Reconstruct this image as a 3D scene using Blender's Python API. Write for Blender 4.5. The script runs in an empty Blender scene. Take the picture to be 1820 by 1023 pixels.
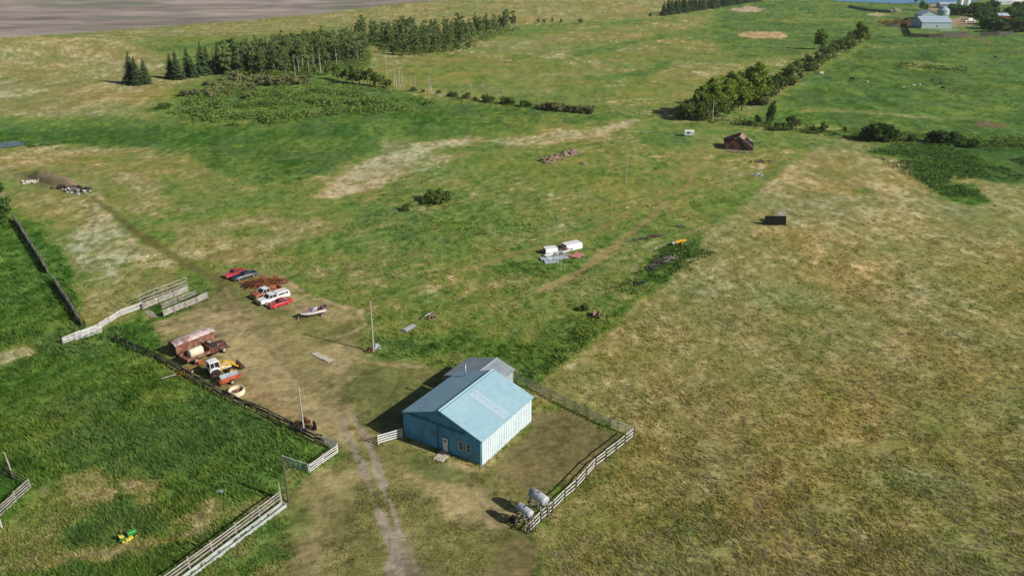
import bpy, math, random
import numpy as np
from mathutils import Vector, Matrix
random.seed(7); RNG = np.random.default_rng(11)
R = math.radians
SC = bpy.context.scene; COL = SC.collection
# ------------------------------------------------------------------ camera, sky, sun, exposure
CAMH = 60.0; FPX = 1400.0; PITCH = R(23.609); PW, PH = 1820.0, 1023.0
cam = bpy.data.objects.new('camera', bpy.data.cameras.new('camera')); COL.objects.link(cam); SC.camera = cam
cam.location = (0, 0, CAMH); cam.rotation_euler = (R(90) - PITCH, 0, 0)
cam.data.sensor_width = 36; cam.data.lens = 36 * FPX / PW; cam.data.clip_start = 1; cam.data.clip_end = 20000
SUN_EL = R(32); SUN_AZ = R(-26)          # azimuth measured from +X, towards the sun
w = bpy.data.worlds.new('World'); SC.world = w; w.use_nodes = True
nt = w.node_tree; sky = nt.nodes.new('ShaderNodeTexSky'); sky.sky_type = 'NISHITA'; sky.sun_disc = False
sky.sun_elevation = SUN_EL; sky.sun_rotation = R(90) - SUN_AZ
nt.links.new(sky.outputs[0], nt.nodes['Background'].inputs[0]); nt.nodes['Background'].inputs[1].default_value = 0.052
sl = bpy.data.lights.new('sun', 'SUN'); sl.energy = 5.0; sl.angle = R(0.5); sl.color = (1, .93, .82)
so = bpy.data.objects.new('sun', sl); COL.objects.link(so)
sd = Vector((math.cos(SUN_AZ) * math.cos(SUN_EL), math.sin(SUN_AZ) * math.cos(SUN_EL), math.sin(SUN_EL)))
so.rotation_euler = sd.to_track_quat('Z', 'Y').to_euler()
SC.view_settings.view_transform = 'Standard'; SC.view_settings.look = 'None'; SC.view_settings.exposure = 0.12; SC.view_settings.gamma = 1
# ------------------------------------------------------------------ terrain height and pixel <-> ground
def hgt(x, y):
    x = np.asarray(x, float); y = np.asarray(y, float)
    h = 8 * np.exp(-((x + 315) / 95) ** 2 - ((y - 500) / 62) ** 2)
    h = h + 3.0 * np.exp(-((x + 150) / 60) ** 2 - ((y - 560) / 50) ** 2)
    h = h + 5.0 * np.exp(-((x - 60) / 190) ** 2 - ((y - 930) / 120) ** 2)
    h = h - 1.2 * np.exp(-((x + 120) / 90) ** 2 - ((y - 262) / 26) ** 2) * (x < 400)
    return h
CP, SP = math.cos(PITCH), math.sin(PITCH)
def to_px(x, y, z):
    d = y * CP - (z - CAMH) * SP
    return PW / 2 + FPX * x / d, PH / 2 - FPX * (y * SP + (z - CAMH) * CP) / d
def G(px, py, z=None):
    u = px - PW / 2; v = py - PH / 2
    d = Vector((u, FPX * CP - v * SP, -FPX * SP - v * CP)); d.normalize()
    o = Vector((0, 0, CAMH))
    if z is not None: return o + d * ((z - CAMH) / d.z)
    t = (9 - CAMH) / d.z; st = 1.0
    while True:
        p = o + d * t
        if p.z <= float(hgt(p.x, p.y)): break
        t += st
    a, b = t - st, t
    for _ in range(20):
        m = (a + b) / 2; p = o + d * m
        if p.z <= float(hgt(p.x, p.y)): b = m
        else: a = m
    p = o + d * b; p.z = float(hgt(p.x, p.y)); return p
# ------------------------------------------------------------------ numpy noise
_T = RNG.random((512, 512)).astype(np.float32)
def vn(x, y, s=0):
    x = x + s * 37.7; y = y + s * 91.3
    xi = np.floor(x).astype(np.int64); yi = np.floor(y).astype(np.int64); fx = x - xi; fy = y - yi
    fx = fx * fx * (3 - 2 * fx); fy = fy * fy * (3 - 2 * fy)
    a = _T[xi & 511, yi & 511]; b = _T[(xi + 1) & 511, yi & 511]; c = _T[xi & 511, (yi + 1) & 511]; d = _T[(xi + 1) & 511, (yi + 1) & 511]
    return (a * (1 - fx) + b * fx) * (1 - fy) + (c * (1 - fx) + d * fx) * fy
def fbm(x, y, wl, n, s=0, pers=.6):
    t = 0; A = 0; a = 1.0
    for i in range(n):
        an = .6 + i * 1.1; ca, sa = math.cos(an), math.sin(an)
        t = t + a * (vn((x * ca + y * sa) / wl, (y * ca - x * sa) / wl, s + i) - .5); A += a; a *= pers; wl *= .47
    return t * 2 / A
def sstep(a, b, v):
    t = np.clip((v - a) / (b - a), 0, 1); return t * t * (3 - 2 * t)
def poly_d(px, py, P, ys):
    # signed distance (positive inside), y stretched by ys
    P = np.array(P, float); X = px; Y = py * ys
    d = np.full(px.shape, 1e9); ins = np.zeros(px.shape, bool); n = len(P)
    for i in range(n):
        ax, ay = P[i][0], P[i][1] * ys; bx, by = P[(i + 1) % n][0], P[(i + 1) % n][1] * ys
        ex, ey = bx - ax, by - ay; t = np.clip(((X - ax) * ex + (Y - ay) * ey) / (ex * ex + ey * ey + 1e-9), 0, 1)
        d = np.minimum(d, np.hypot(X - ax - t * ex, Y - ay - t * ey))
        if ay != by: ins ^= ((ay > Y) != (by > Y)) & (X < (bx - ax) * (Y - ay) / (by - ay) + ax)
    return np.where(ins, d, -d)
def line_d(px, py, P, ys):
    d = np.full(px.shape, 1e9); ww = np.zeros(px.shape)
    for (a, b) in zip(P[:-1], P[1:]):
        ex, ey = b[0] - a[0], (b[1] - a[1]) * ys
        t = np.clip(((px - a[0]) * ex + (py - a[1]) * ys * ey) / (ex * ex + ey * ey + 1e-9), 0, 1)
        dd = np.hypot(px - a[0] - t * ex, (py - a[1]) * ys - t * ey); m = dd < d
        d = np.where(m, dd, d); ww = np.where(m, a[2] + (b[2] - a[2]) * t, ww)
    return d - ww / 2
# ground cover: (kind, outline, amount of dry grass, edge softness, ys, strength)
COVER = [
 ('p', [(-900,66),(130,60),(330,46),(560,27),(700,8),(900,-30),(1260,-30),(1175,30),(1000,42),(930,52),(800,46),(620,60),(400,75),(300,98),(262,152),(230,195),(110,214),(-900,232)], .65, 8, 2, 1),
 ('p', [(-60,78),(100,62),(220,74),(262,98),(180,120),(-60,130)], .78, 14, 2, .6),
 ('p', [(-100,92),(40,96),(-20,200),(-200,190)], .86, 20, 2, .7),
 ('p', [(300,66),(420,62),(620,46),(620,62),(420,84),(290,92)], .32, 8, 2, .6),
 ('p', [(-900,222),(120,216),(300,214),(480,212),(620,200),(800,182),(1100,205),(1050,235),(860,238),(690,262),(600,300),(560,330),(480,345),(330,290),(240,264),(100,262),(-900,258)], .16, 14, 2, 1),
 ('p', [(0,238),(130,228),(300,232),(430,236),(640,222),(640,240),(460,258),(250,258),(100,256),(0,252)], .02, 10, 2, .9),
 ('p', [(640,205),(790,190),(820,205),(700,224)], .08, 10, 2, .6),
 ('p', [(-900,262),(120,258),(330,270),(420,320),(260,300),(180,312),(-900,330)], .55, 14, 2, .9),
 ('p', [(205,66),(660,68),(640,135),(560,140),(380,135)], .2, 8, 2, .6),
 ('p', [(320,165),(420,125),(560,140),(680,160),(775,185),(700,200),(480,222),(330,215),(270,200)], .14, 12, 2, 1),
 ('p', [(880,60),(1175,32),(1300,20),(1300,110),(1215,190),(1060,196),(880,178),(700,140),(670,100),(800,95)], .50, 14, 2, 1),
 ('p', [(700,130),(880,178),(1060,196),(1180,196),(1100,170),(950,140),(780,112)], .36, 14, 2, .8),
 ('p', [(860,68),(1040,62),(1020,84),(900,100),(850,88)], .66, 12, 2, .7),
 ('p', [(840,46),(940,44),(1010,40),(960,64),(880,66),(830,62)], .25, 8, 2, .7),
 ('l', [(880,58,3),(1000,50,4),(1090,42,4),(1180,34,4)], .18, 4, 3, .8),
 ('l', [(1290,50,12),(1180,64,14),(1110,78,16),(1030,98,16)], .12, 8, 2.5, .85),
 ('l', [(1140,102,10),(1180,112,22),(1150,128,22),(1090,138,12)], .12, 8, 2.5, .85),
 ('l', [(1010,158,26),(1120,160,26),(1190,165,10)], .22, 12, 2.5, .6),
 ('p', [(1290,-5),(1560,-5),(1900,10),(1900,60),(1560,60),(1420,100),(1310,112),(1250,60)], .20, 12, 2, 1),
 ('l', [(1340,36,8),(1480,34,10),(1560,40,8)], .5, 6, 3, .6),
 ('p', [(1330,215),(1540,62),(1900,55),(1900,252),(1560,250),(1420,236)], .14, 8, 2, 1),
 ('l', [(1555,84,8),(1650,80,8),(1760,76,8)], .5, 6, 3, .7),
 ('l', [(1430,195,8),(1520,198,9),(1600,205,8),(1700,212,8),(1820,210,8)], .60, 7, 2.5, .75),
 ('l', [(1600,160,2),(1690,168,6),(1760,178,3)], .5, 7, 2.5, .5),
 ('l', [(1420,222,10),(1480,224,12)], .5, 9, 2.5, .5),
 ('p', [(1600,112),(1700,116),(1690,128),(1600,124)], .4, 8, 2.5, .7),
 ('l', [(1340,216,6),(1420,158,5),(1460,128,5),(1540,76,6)], .42, 6, 2, .7),
 # wide middle pasture
 ('p', [(480,345),(600,300),(860,250),(1130,214),(1240,245),(1450,240),(1330,350),(1180,500),(1060,590),(950,680),(720,640),(640,560),(560,535),(500,485),(440,475)], .44, 16, 2, 1),
 ('p', [(700,255),(1130,222),(1240,250),(1100,360),(820,420),(560,440),(520,400),(640,350)], .42, 20, 2, .8),
 ('p', [(620,395),(700,340),(800,345),(960,400),(840,440),(700,450)], .25, 20, 2, .7),
 ('p', [(650,600),(760,590),(940,605),(1000,560),(1080,560),(950,690),(900,660),(840,632),(760,640),(690,640)], .18, 12, 2, .85),
 ('p', [(1130,480),(1180,440),(1260,430),(1270,455),(1180,500),(1130,510)], .05, 10, 2, .9),
 ('p', [(900,470),(1040,460),(1060,478),(960,498),(860,480)], .16, 12, 2, .8),
 ('p', [(1130,230),(1225,230),(1230,260),(1190,262),(1140,250)], .04, 14, 2, .7),
 ('p', [(960,520),(1090,490),(1110,560),(1000,590),(900,540)], .5, 20, 2, .5),
 ('p', [(560,352),(585,315),(690,262),(830,242),(880,250),(760,272),(700,310),(690,330),(600,358)], .95, 9, 2, 1),
 ('p', [(870,248),(960,236),(1040,232),(1128,210),(1138,214),(1060,244),(990,256),(900,262)], .84, 6, 2, 1),
 ('p', [(700,300),(830,265),(850,272),(760,296),(700,318)], .80, 8, 2, .8),
 ('p', [(240,268),(300,272),(310,288),(262,282)], .8, 10, 2, .8),
 ('p', [(210,300),(290,320),(300,372),(240,382),(232,340)], .74, 14, 2, .9),
 ('p', [(300,330),(560,330),(560,380),(460,400),(330,400),(290,370)], .40, 18, 2, .8),
 ('p', [(270,410),(330,395),(450,385),(600,392),(590,420),(520,432),(420,470),(350,462)], .74, 14, 2, .9),
 ('p', [(400,410),(460,400),(500,412),(440,425),(370,425)], .3, 10, 2, .7),
 ('p', [(-900,330),(160,345),(200,390),(130,430),(110,470),(100,400),(0,370),(-900,360)], .62, 14, 2, .9),
 ('p', [(118,436),(150,380),(175,352),(215,400),(312,468),(302,484),(240,470),(210,500),(120,495)], .85, 14, 2, 1),
 ('p', [(150,500),(290,480),(330,505),(240,540),(160,580),(130,520)], .64, 14, 2, .9),
 ('p', [(-900,385),(30,380),(90,400),(108,440),(128,500),(155,588),(112,612),(-900,640)], .10, 10, 2, 1),
 ('p', [(150,600),(250,560),(310,570),(300,620),(320,650),(290,640),(205,606)], .10, 8, 2, 1),
 ('p', [(255,550),(350,520),(372,536),(300,566)], .06, 6, 2, 1),
 ('p', [(-900,630),(112,614),(205,606),(310,660),(440,728),(600,806),(552,845),(506,822),(505,880),(250,1060),(-900,1300)], .16, 6, 2, 1),
 ('p', [(-40,640),(0,628),(46,618),(66,628),(0,656),(-40,668)], .84, 7, 2, .9),
 ('p', [(260,690),(330,700),(330,720),(250,715)], .4, 20, 2, .6),
 ('p', [(0,930),(60,880),(140,850),(180,870),(120,920),(100,990),(0,1010)], .56, 22, 2, .6),
 ('p', [(120,850),(170,850),(200,880),(150,890)], .66, 14, 2, .5),
 ('p', [(240,860),(280,870),(270,890),(250,880)], .66, 12, 2, .6),
 ('l', [(170,985,20),(300,950,16),(400,905,20),(480,890,16)], .62, 18, 2, .8),
 ('p', [(300,1030),(504,885),(560,900),(560,1000),(480,1060)], .34, 14, 2, .9),
 ('p', [(-40,845),(30,850),(54,868),(0,905),(-40,930)], .05, 5, 2, .9),
 # large pasture on the right
 ('p', [(2800,340),(1830,345),(1700,300),(1600,262),(1500,243),(1450,262),(1340,350),(1260,425),(1180,505),(1080,592),(955,682),(925,692),(1010,722),(1132,768),(1015,880),(942,950),(955,1023),(970,1300),(3200,1300)], .68, 6, 2, 1),
 ('l', [(1478,246,5),(1440,276,8),(1400,305,10),(1340,352,10),(1290,398,14),(1255,428,12)], .86, 6, 1.6, .9),
 ('l', [(1255,428,8),(1200,500,8),(1090,596,10),(960,686,14)], .76, 7, 1.6, .8),
 ('p', [(1450,275),(1600,275),(1630,330),(1500,400),(1380,340)], .74, 30, 2, .5),
 ('l', [(1430,655,20),(1530,740,40),(1640,800,40),(1760,870,30)], .45, 30, 1.6, .8),
 ('p', [(1300,360),(1420,410),(1400,430),(1330,430),(1290,400)], .5, 16, 2, .6),
 ('p', [(1534,271),(1573,259),(1700,250),(2400,240),(2400,322),(1820,328),(1715,318),(1688,326),(1730,328),(1760,358),(1730,366),(1680,352),(1620,312),(1622,286)], .03, 7, 2.2, 1),
 ('p', [(1690,312),(1760,322),(1740,326),(1690,322)], .62, 5, 3, .8),
 ('p', [(1515,338),(1545,336),(1545,343),(1520,343)], .08, 5, 3, .8),
 ('p', [(1690,490),(1740,455),(1900,450),(1900,560),(1800,560),(1700,540)], .55, 20, 2, .5),
 ('p', [(1000,700),(1100,630),(1200,650),(1180,760),(1130,765)], .70, 30, 2, .6),
 ('p', [(1150,880),(1280,870),(1300,930),(1200,980),(1120,930)], .50, 40, 2, .5),
 ('l', [(935,690,10),(1010,716,8),(1090,755,6)], .3, 8, 2, .5),
 ('l', [(1132,780,10),(1015,885,14),(950,950,16)], .30, 14, 1.5, .7),
]
# lusher strip along the pasture edge follows
COVER += [('l', [(1432,258,7),(1328,340,8),(1242,420,12),(1176,495,16),(1070,582,16),(985,645,20),(940,676,16)], .16, 7, 1.6, .8)]
# trodden yard, tracks and bare earth: (kind, outline, colour, softness, ys, strength)
TAN = (.42, .325, .18); OLV = (.195, .185, .068); BRN = (.165, .130, .060); DIRT = (.29, .245, .19); SOIL = (.30, .262, .235)
BARE = [
 ('p', [(280,578),(330,545),(380,520),(372,500),(420,478),(500,488),(560,530),(620,548),(650,580),(640,640),(690,640),(800,656),(830,690),(720,790),(740,800),(860,835),(955,748),(1000,728),(1110,775),(960,890),(935,950),(950,1060),(470,1060),(520,985),(508,885),(555,846),(604,806),(520,750),(430,716),(390,690),(340,640),(300,620)], OLV, 10, 1.6, .85),
 ('p', [(290,580),(400,530),(440,540),(520,600),(640,620),(600,700),(640,790),(600,800),(520,745),(430,700),(400,640),(360,590)], TAN, 26, 1.6, .62),
 ('p', [(500,490),(560,540),(640,562),(600,570),(500,550),(470,520)], TAN, 12, 1.6, .5),
 ('p', [(530,890),(560,830),(640,830),(620,900),(560,1040),(520,1000)], TAN, 26, 1.6, .4),
 ('p', [(720,840),(800,820),(880,880),(920,910),(880,950),(780,900)], TAN, 24, 1.6, .55),
 ('p', [(950,960),(900,960),(860,1060),(960,1060)], BRN, 20, 1.6, .8),
 ('p', [(905,790),(940,740),(1000,728),(1105,776),(960,888),(880,835)], BRN, 16, 1.6, .72),
 ('l', [(1110,782,12),(1020,865,10),(950,935,12)], BRN, 10, 1.5, .7),
 ('l', [(606,740,4),(612,766,9),(628,800,12),(642,828,15),(655,850,9),(668,880,5)], DIRT, 4, 1.2, .9),
 ('l', [(560,640,3),(600,700,4),(625,745,6)], DIRT, 6, 1.2, .5),
 ('l', [(460,600,10),(520,640,10),(590,700,8),(640,770,6)], TAN, 5, 1.4, .75),
 ('l', [(300,590,8),(380,560,9),(450,580,10),(520,600,9),(600,640,8)], TAN, 5, 1.6, .75),
 ('l', [(400,510,9),(430,560,9),(470,620,10),(540,690,9)], TAN, 5, 1.6, .7),
 ('l', [(500,492,7),(560,532,8),(640,552,8),(652,578,6),(600,600,6)], TAN, 4, 1.6, .8),
 ('l', [(640,640,8),(700,650,8),(760,655,6)], TAN, 5, 1.6, .7),
 ('p', [(470,560),(560,600),(600,680),(620,740),(560,700),(490,640),(450,590)], OLV, 18, 1.5, .6),
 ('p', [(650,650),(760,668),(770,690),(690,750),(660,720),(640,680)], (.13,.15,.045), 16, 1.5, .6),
 ('p', [(380,690),(470,720),(540,755),(560,770),(500,700),(440,670)], (.30,.20,.095), 14, 1.5, .55),
 ('p', [(735,800),(790,825),(850,840),(830,860),(760,850),(730,830)], (.10,.14,.035), 10, 1.5, .7),
 ('p', [(560,880),(640,870),(650,900),(600,960),(560,940)], OLV, 18, 1.5, .6),
 ('p', [(500,900),(545,880),(560,920),(520,980),(470,1000)], (.10,.15,.035), 14, 1.5, .6),
 ('l', [(625,740,5),(645,770,9),(662,806,14),(680,850,14),(690,880,8),(712,940,8)], DIRT, 4, 1.2, .95),
 ('l', [(664,884,6),(672,905,14),(690,940,20),(704,975,28),(712,1040,60),(730,1200,90)], DIRT, 6, 1.2, .95),
 ('l', [(700,930,6),(715,960,18),(735,1000,30),(750,1040,40)], DIRT, 12, 1.2, .6),
 ('l', [(740,790,14),(790,812,16),(850,836,10)], TAN, 9, 1.5, .6),
 ('p', [(1306,62),(1330,56),(1385,57),(1402,63),(1390,69),(1330,68)], (.50,.36,.18), 3, 2.5, .95),
 ('p', [(1294,17),(1330,11),(1360,16),(1350,21),(1310,21)], (.46,.36,.24), 3, 2.5, .95),
 ('p', [(1538,26),(1560,23),(1580,28),(1560,29)], (.5,.42,.26), 2, 2.5, .9),
 ('p', [(1690,32),(1712,30),(1740,36),(1725,46),(1692,48)], (.34,.26,.18), 4, 2.5, .9),
 ('p', [(1655,4),(1676,8),(1670,28),(1650,20)], (.32,.24,.17), 4, 2.5, .8),
 ('l', [(1700,64,12),(1740,66,8),(1770,82,4),(1820,96,4)], (.17,.13,.10), 5, 2.5, .8),
 ('p', [(1740,215),(1790,222),(1780,228),(1730,224)], (.2,.12,.075), 6, 2.5, .8),
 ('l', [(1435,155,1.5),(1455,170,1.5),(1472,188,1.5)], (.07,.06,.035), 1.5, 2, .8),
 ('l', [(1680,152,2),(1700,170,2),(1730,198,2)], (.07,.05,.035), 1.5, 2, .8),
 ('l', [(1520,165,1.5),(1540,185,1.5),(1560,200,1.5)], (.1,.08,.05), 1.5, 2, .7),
 ('l', [(0,300,14),(40,318,16),(80,330,8)], (.33,.27,.16), 10, 2, .6),
 ('l', [(165,350,8),(205,385,14),(260,425,20),(320,462,18),(400,505,22)], (.15,.145,.045), 5, 1.5, .95),
 ('l', [(152,345,5),(168,385,4),(166,420,3)], (.17,.14,.07), 4, 1.5, .7),
 ('l', [(1228,262,4),(1218,300,5),(1212,320,6),(1170,348,8),(1060,410,10),(930,450,12),(860,470,14)], (.23,.205,.065), 4, 1.8, .9),
 ('l', [(1242,262,4),(1236,290,5),(1225,325,6),(1185,360,8),(1120,415,12),(1060,465,14),(960,520,16)], (.27,.215,.09), 4, 1.8, .95),
 ('l', [(440,478,5),(500,484,5),(560,505,5),(640,470,6),(760,440,8)], (.13,.14,.045), 6, 1.8, .5),
 ('p', [(20,310),(56,302),(90,306),(150,334),(150,350),(120,345),(60,330)], (.10,.12,.04), 8, 1.8, .8),
]
PAL_D = np.array([0, .18, .38, .55, .72, .88, 1.1])
PAL_C = np.array([(.046,.118,.014), (.104,.184,.033), (.170,.234,.049), (.224,.235,.066), (.285,.268,.104), (.43,.385,.205), (.54,.48,.30)])
def ground_cover(x, y, z):
    """colour of what grows or lies at a place, and how tall the grass is"""
    px, py = to_px(x, y, z)
    depth = y * CP - (z - CAMH) * SP
    beh = depth < 20; px = np.where(beh, 900, px); py = np.where(beh, 1200, py)
    px = np.clip(px, -3000, 5000); py = np.clip(py, -90, 1400)
    far = np.clip(depth / 110, .6, 9)
    # outlines wander, as grown edges do
    wx = fbm(x, y, 26, 4, 3) * 1400 / depth * 3.2; wy = fbm(x, y, 22, 4, 9) * 1400 * 60 / depth ** 2 * 3.2
    fx = fbm(x, y, 3.5, 2, 5) * 1400 / depth * 1.0; fy = fbm(x, y, 3.5, 2, 6) * 1400 * 60 / depth ** 2 * 1.0
    qx = px + wx + fx; qy = py + wy + fy
    sx = px + (wx + fx) * .3; sy = py + (wy + fy) * .3
    D = np.full(x.shape, .46)
    n1 = fbm(x, y, 55, 3, 21); n2 = fbm(x, y, 14, 3, 27); n3 = fbm(x, y, 3.2, 3, 33, .75)
    rag = n1 * .8 + n2 * 1.6 + n3 * 1.0
    for k, P, v, soft, ys, st in COVER:
        A = np.array(P)[:, :2]; x0, y0 = A.min(0) - soft * 4 - 40; x1, y1 = A.max(0) + soft * 4 + 40
        if y1 > 1000: y1 = 9999
        if x0 < -300: x0 = -9999
        if x1 > 2100: x1 = 9999
        m = (px > x0) & (px < x1) & (py > y0) & (py < y1)
        if not m.any(): continue
        hard = soft <= 7
        X = (sx if hard else qx)[m]; Y = (sy if hard else qy)[m]
        d = poly_d(X, Y, P, ys) if k == 'p' else -line_d(X, Y, P, ys)
        d = d + rag[m] * soft * (.6 if hard else 1.3)
        a = sstep(-soft * 1.2, soft * 1.2, d) * st; D[m] += (v - D[m]) * a
    # patchiness: broad, middling, clumps
    xr = x * .83 + y * .56; yr = y * .83 - x * .56
    n4 = fbm(xr / 3.2, yr, 1.6, 3, 41, .8)
    amp = .55 + .8 * np.exp(-((D - .5) / .28) ** 2)
    nearf = np.clip(1.25 - depth / 1100, .4, 1)
    amp = np.where((D > .57) & (D < .7), amp * .62, amp)
    Dn = D + amp * (.09 * n1 + (.17 + .05 * (depth > 250)) * n2 + nearf * (.14 * n3 + .12 * n4))
    fr = sstep(150, 320, depth)
    n5 = fbm(x, y * .35, 5, 2, 46, .8); n6 = fbm(x * .22, y, 13, 3, 48, .8)
    n8 = (vn(x / 1.3, y * .45, 50) - .5) * 2 * sstep(70, 140, depth); n9 = (vn(x / .7 + y * .2, y * .9, 52) - .5) * 2 * sstep(40, 90, depth) * sstep(420, 250, depth)
    Dn = Dn + fr * (.12 * n5 + .12 * n6) + .10 * n8 + .09 * n9
    Dn = Dn - sstep(.74, .88, D) * np.clip(n4 * .55 + n3 * .45 + n2 * .35 - .02, -.25, .9) * .9
    wi = sstep(.55, .78, vn(xr / 2.6 + n3, yr / .9, 43)) * sstep(-.12, .25, fbm(x, y, 30, 3, 45)) * sstep(.10, .3, D) * sstep(.62, .5, D)
    Dn = Dn + wi * .34 * nearf
    Dn = np.clip(Dn, -.05, 1.1)
    c = np.stack([np.interp(Dn, PAL_D, PAL_C[:, i]) for i in range(3)], 1)
    n7 = fbm(x, y, .75, 2, 49)
    c = c * (1 + fr * (.17 * n5 + .09 * n6) + .16 * n7 * (1 - fr) + .10 * n4 + .16 * n8 + .13 * n9)[:, None]
    # hue shifts of different plants
    hue = fbm(x, y, 32, 3, 51) + .5 * fbm(x, y, 6, 2, 55)
    c[:, 0] *= 1 + .20 * hue; c[:, 2] *= 1 - .12 * hue
    weed = sstep(.50, .72, vn(x / 9 + n2, y / 9, 61)) * sstep(.5, .2, D) * .3
    c = c * (1 - weed[:, None]) + np.array((.075, .135, .058)) * weed[:, None]
    red = sstep(.58, .85, vn(x / 13, y / 13 + n2, 67)) * sstep(.45, .6, D) * .16
    c = c * (1 - red[:, None]) + np.array((.24, .175, .085)) * red[:, None]
    tall = np.interp(D, [0, .2, .45, .7, 1], [.48, .44, .26, .22, .26]) * (1 + .5 * n2)
    # ploughed land beyond the hill
    P = [(-3000,-95),(3000,-95),(1500,-60),(900,-8),(700,8),(560,26),(330,44),(130,60),(-20,68),(-3000,66)]
    d = poly_d(sx, sy, P, 2.5); a = sstep(-3, 4, d)
    rows = fbm(x * .35 + y * .12, y - x * .1, 20, 3, 71, .8) + .5 * fbm(x * .1, y, 40, 2, 75)
    pc = np.array(SOIL)[None] * (1 + .62 * rows[:, None]) * np.array((1.0, .97, .97))
    gp = (sstep(.15, .55, fbm(x * .4, y, 60, 3, 77)) * .7)[:, None]; pc = pc * (1 - gp) + np.array((.12, .16, .10)) * gp
    c = c * (1 - a[:, None]) + pc * a[:, None]; tall = tall * (1 - a)
    for k, P, v, soft, ys, st in BARE:
        A = np.array(P)[:, :2]; x0, y0 = A.min(0) - soft * 3 - 30; x1, y1 = A.max(0) + soft * 3 + 30
        if y1 > 1000: y1 = 9999
        m = (px > x0) & (px < x1) & (py > y0) & (py < y1)
        if not m.any(): continue
        X = sx[m]; Y = sy[m]
        d = poly_d(X, Y, P, ys) if k == 'p' else -line_d(X, Y, P, ys)
        d = d + (n3[m] + n4[m]) * soft * .9
        a = sstep(-soft, soft, d) * st; vv = np.array(v)[None] * (1 + .30 * n3[m] + .30 * n4[m] + .25 * n2[m] + .40 * n7[m])[:, None]
        c[m] = c[m] * (1 - a[:, None]) + vv * a[:, None]; tall[m] = tall[m] * (1 - a * (.70 if sum(v) < .5 else .97))
    return np.clip(c, .01, .9), np.clip(tall, 0, .8), px, py, D
# ------------------------------------------------------------------ mesh helpers
def np_mesh(name, V, F, col=None, smooth=False):
    me = bpy.data.meshes.new(name); V = np.asarray(V, np.float32); F = np.asarray(F, np.int32); k = F.shape[1]
    me.vertices.add(len(V)); me.vertices.foreach_set('co', V.ravel())
    me.loops.add(F.size); me.loops.foreach_set('vertex_index', F.ravel())
    me.polygons.add(len(F)); me.polygons.foreach_set('loop_start', np.arange(0, F.size, k, dtype=np.int32))
    me.polygons.foreach_set('use_smooth', np.full(len(F), smooth))
    if col is not None:
        a = me.color_attributes.new('Col', 'FLOAT_COLOR', 'POINT')
        a.data.foreach_set('color', np.concatenate([col, np.ones((len(col), 1))], 1).astype(np.float32).ravel())
    me.update(calc_edges=True); return me
def link(name, me, m=None, parent=None):
    o = bpy.data.objects.new(name, me); COL.objects.link(o)
    if m: me.materials.append(m)
    if parent: o.parent = parent
    return o
def tag(o, label, cat, group=None):
    o['label'] = label; o['category'] = cat
    if group: o['group'] = group
    return o
def empty(name, loc, rz, label, cat, group=None):
    o = bpy.data.objects.new(name, None); COL.objects.link(o); o.location = loc; o.rotation_euler = (0, 0, rz); o.empty_display_size = .5
    return tag(o, label, cat, group)
def dup(root, loc, rz, sc, label, group=None):
    r = root.copy(); COL.objects.link(r); r.location = loc; r.rotation_euler = (0, 0, rz); r.scale = sc; r['label'] = label
    if group: r['group'] = group
    for ch in list(root.children):
        c = ch.copy(); COL.objects.link(c); c.parent = r
        for g in list(ch.children):
            d = g.copy(); COL.objects.link(d); d.parent = c
    return r
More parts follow.
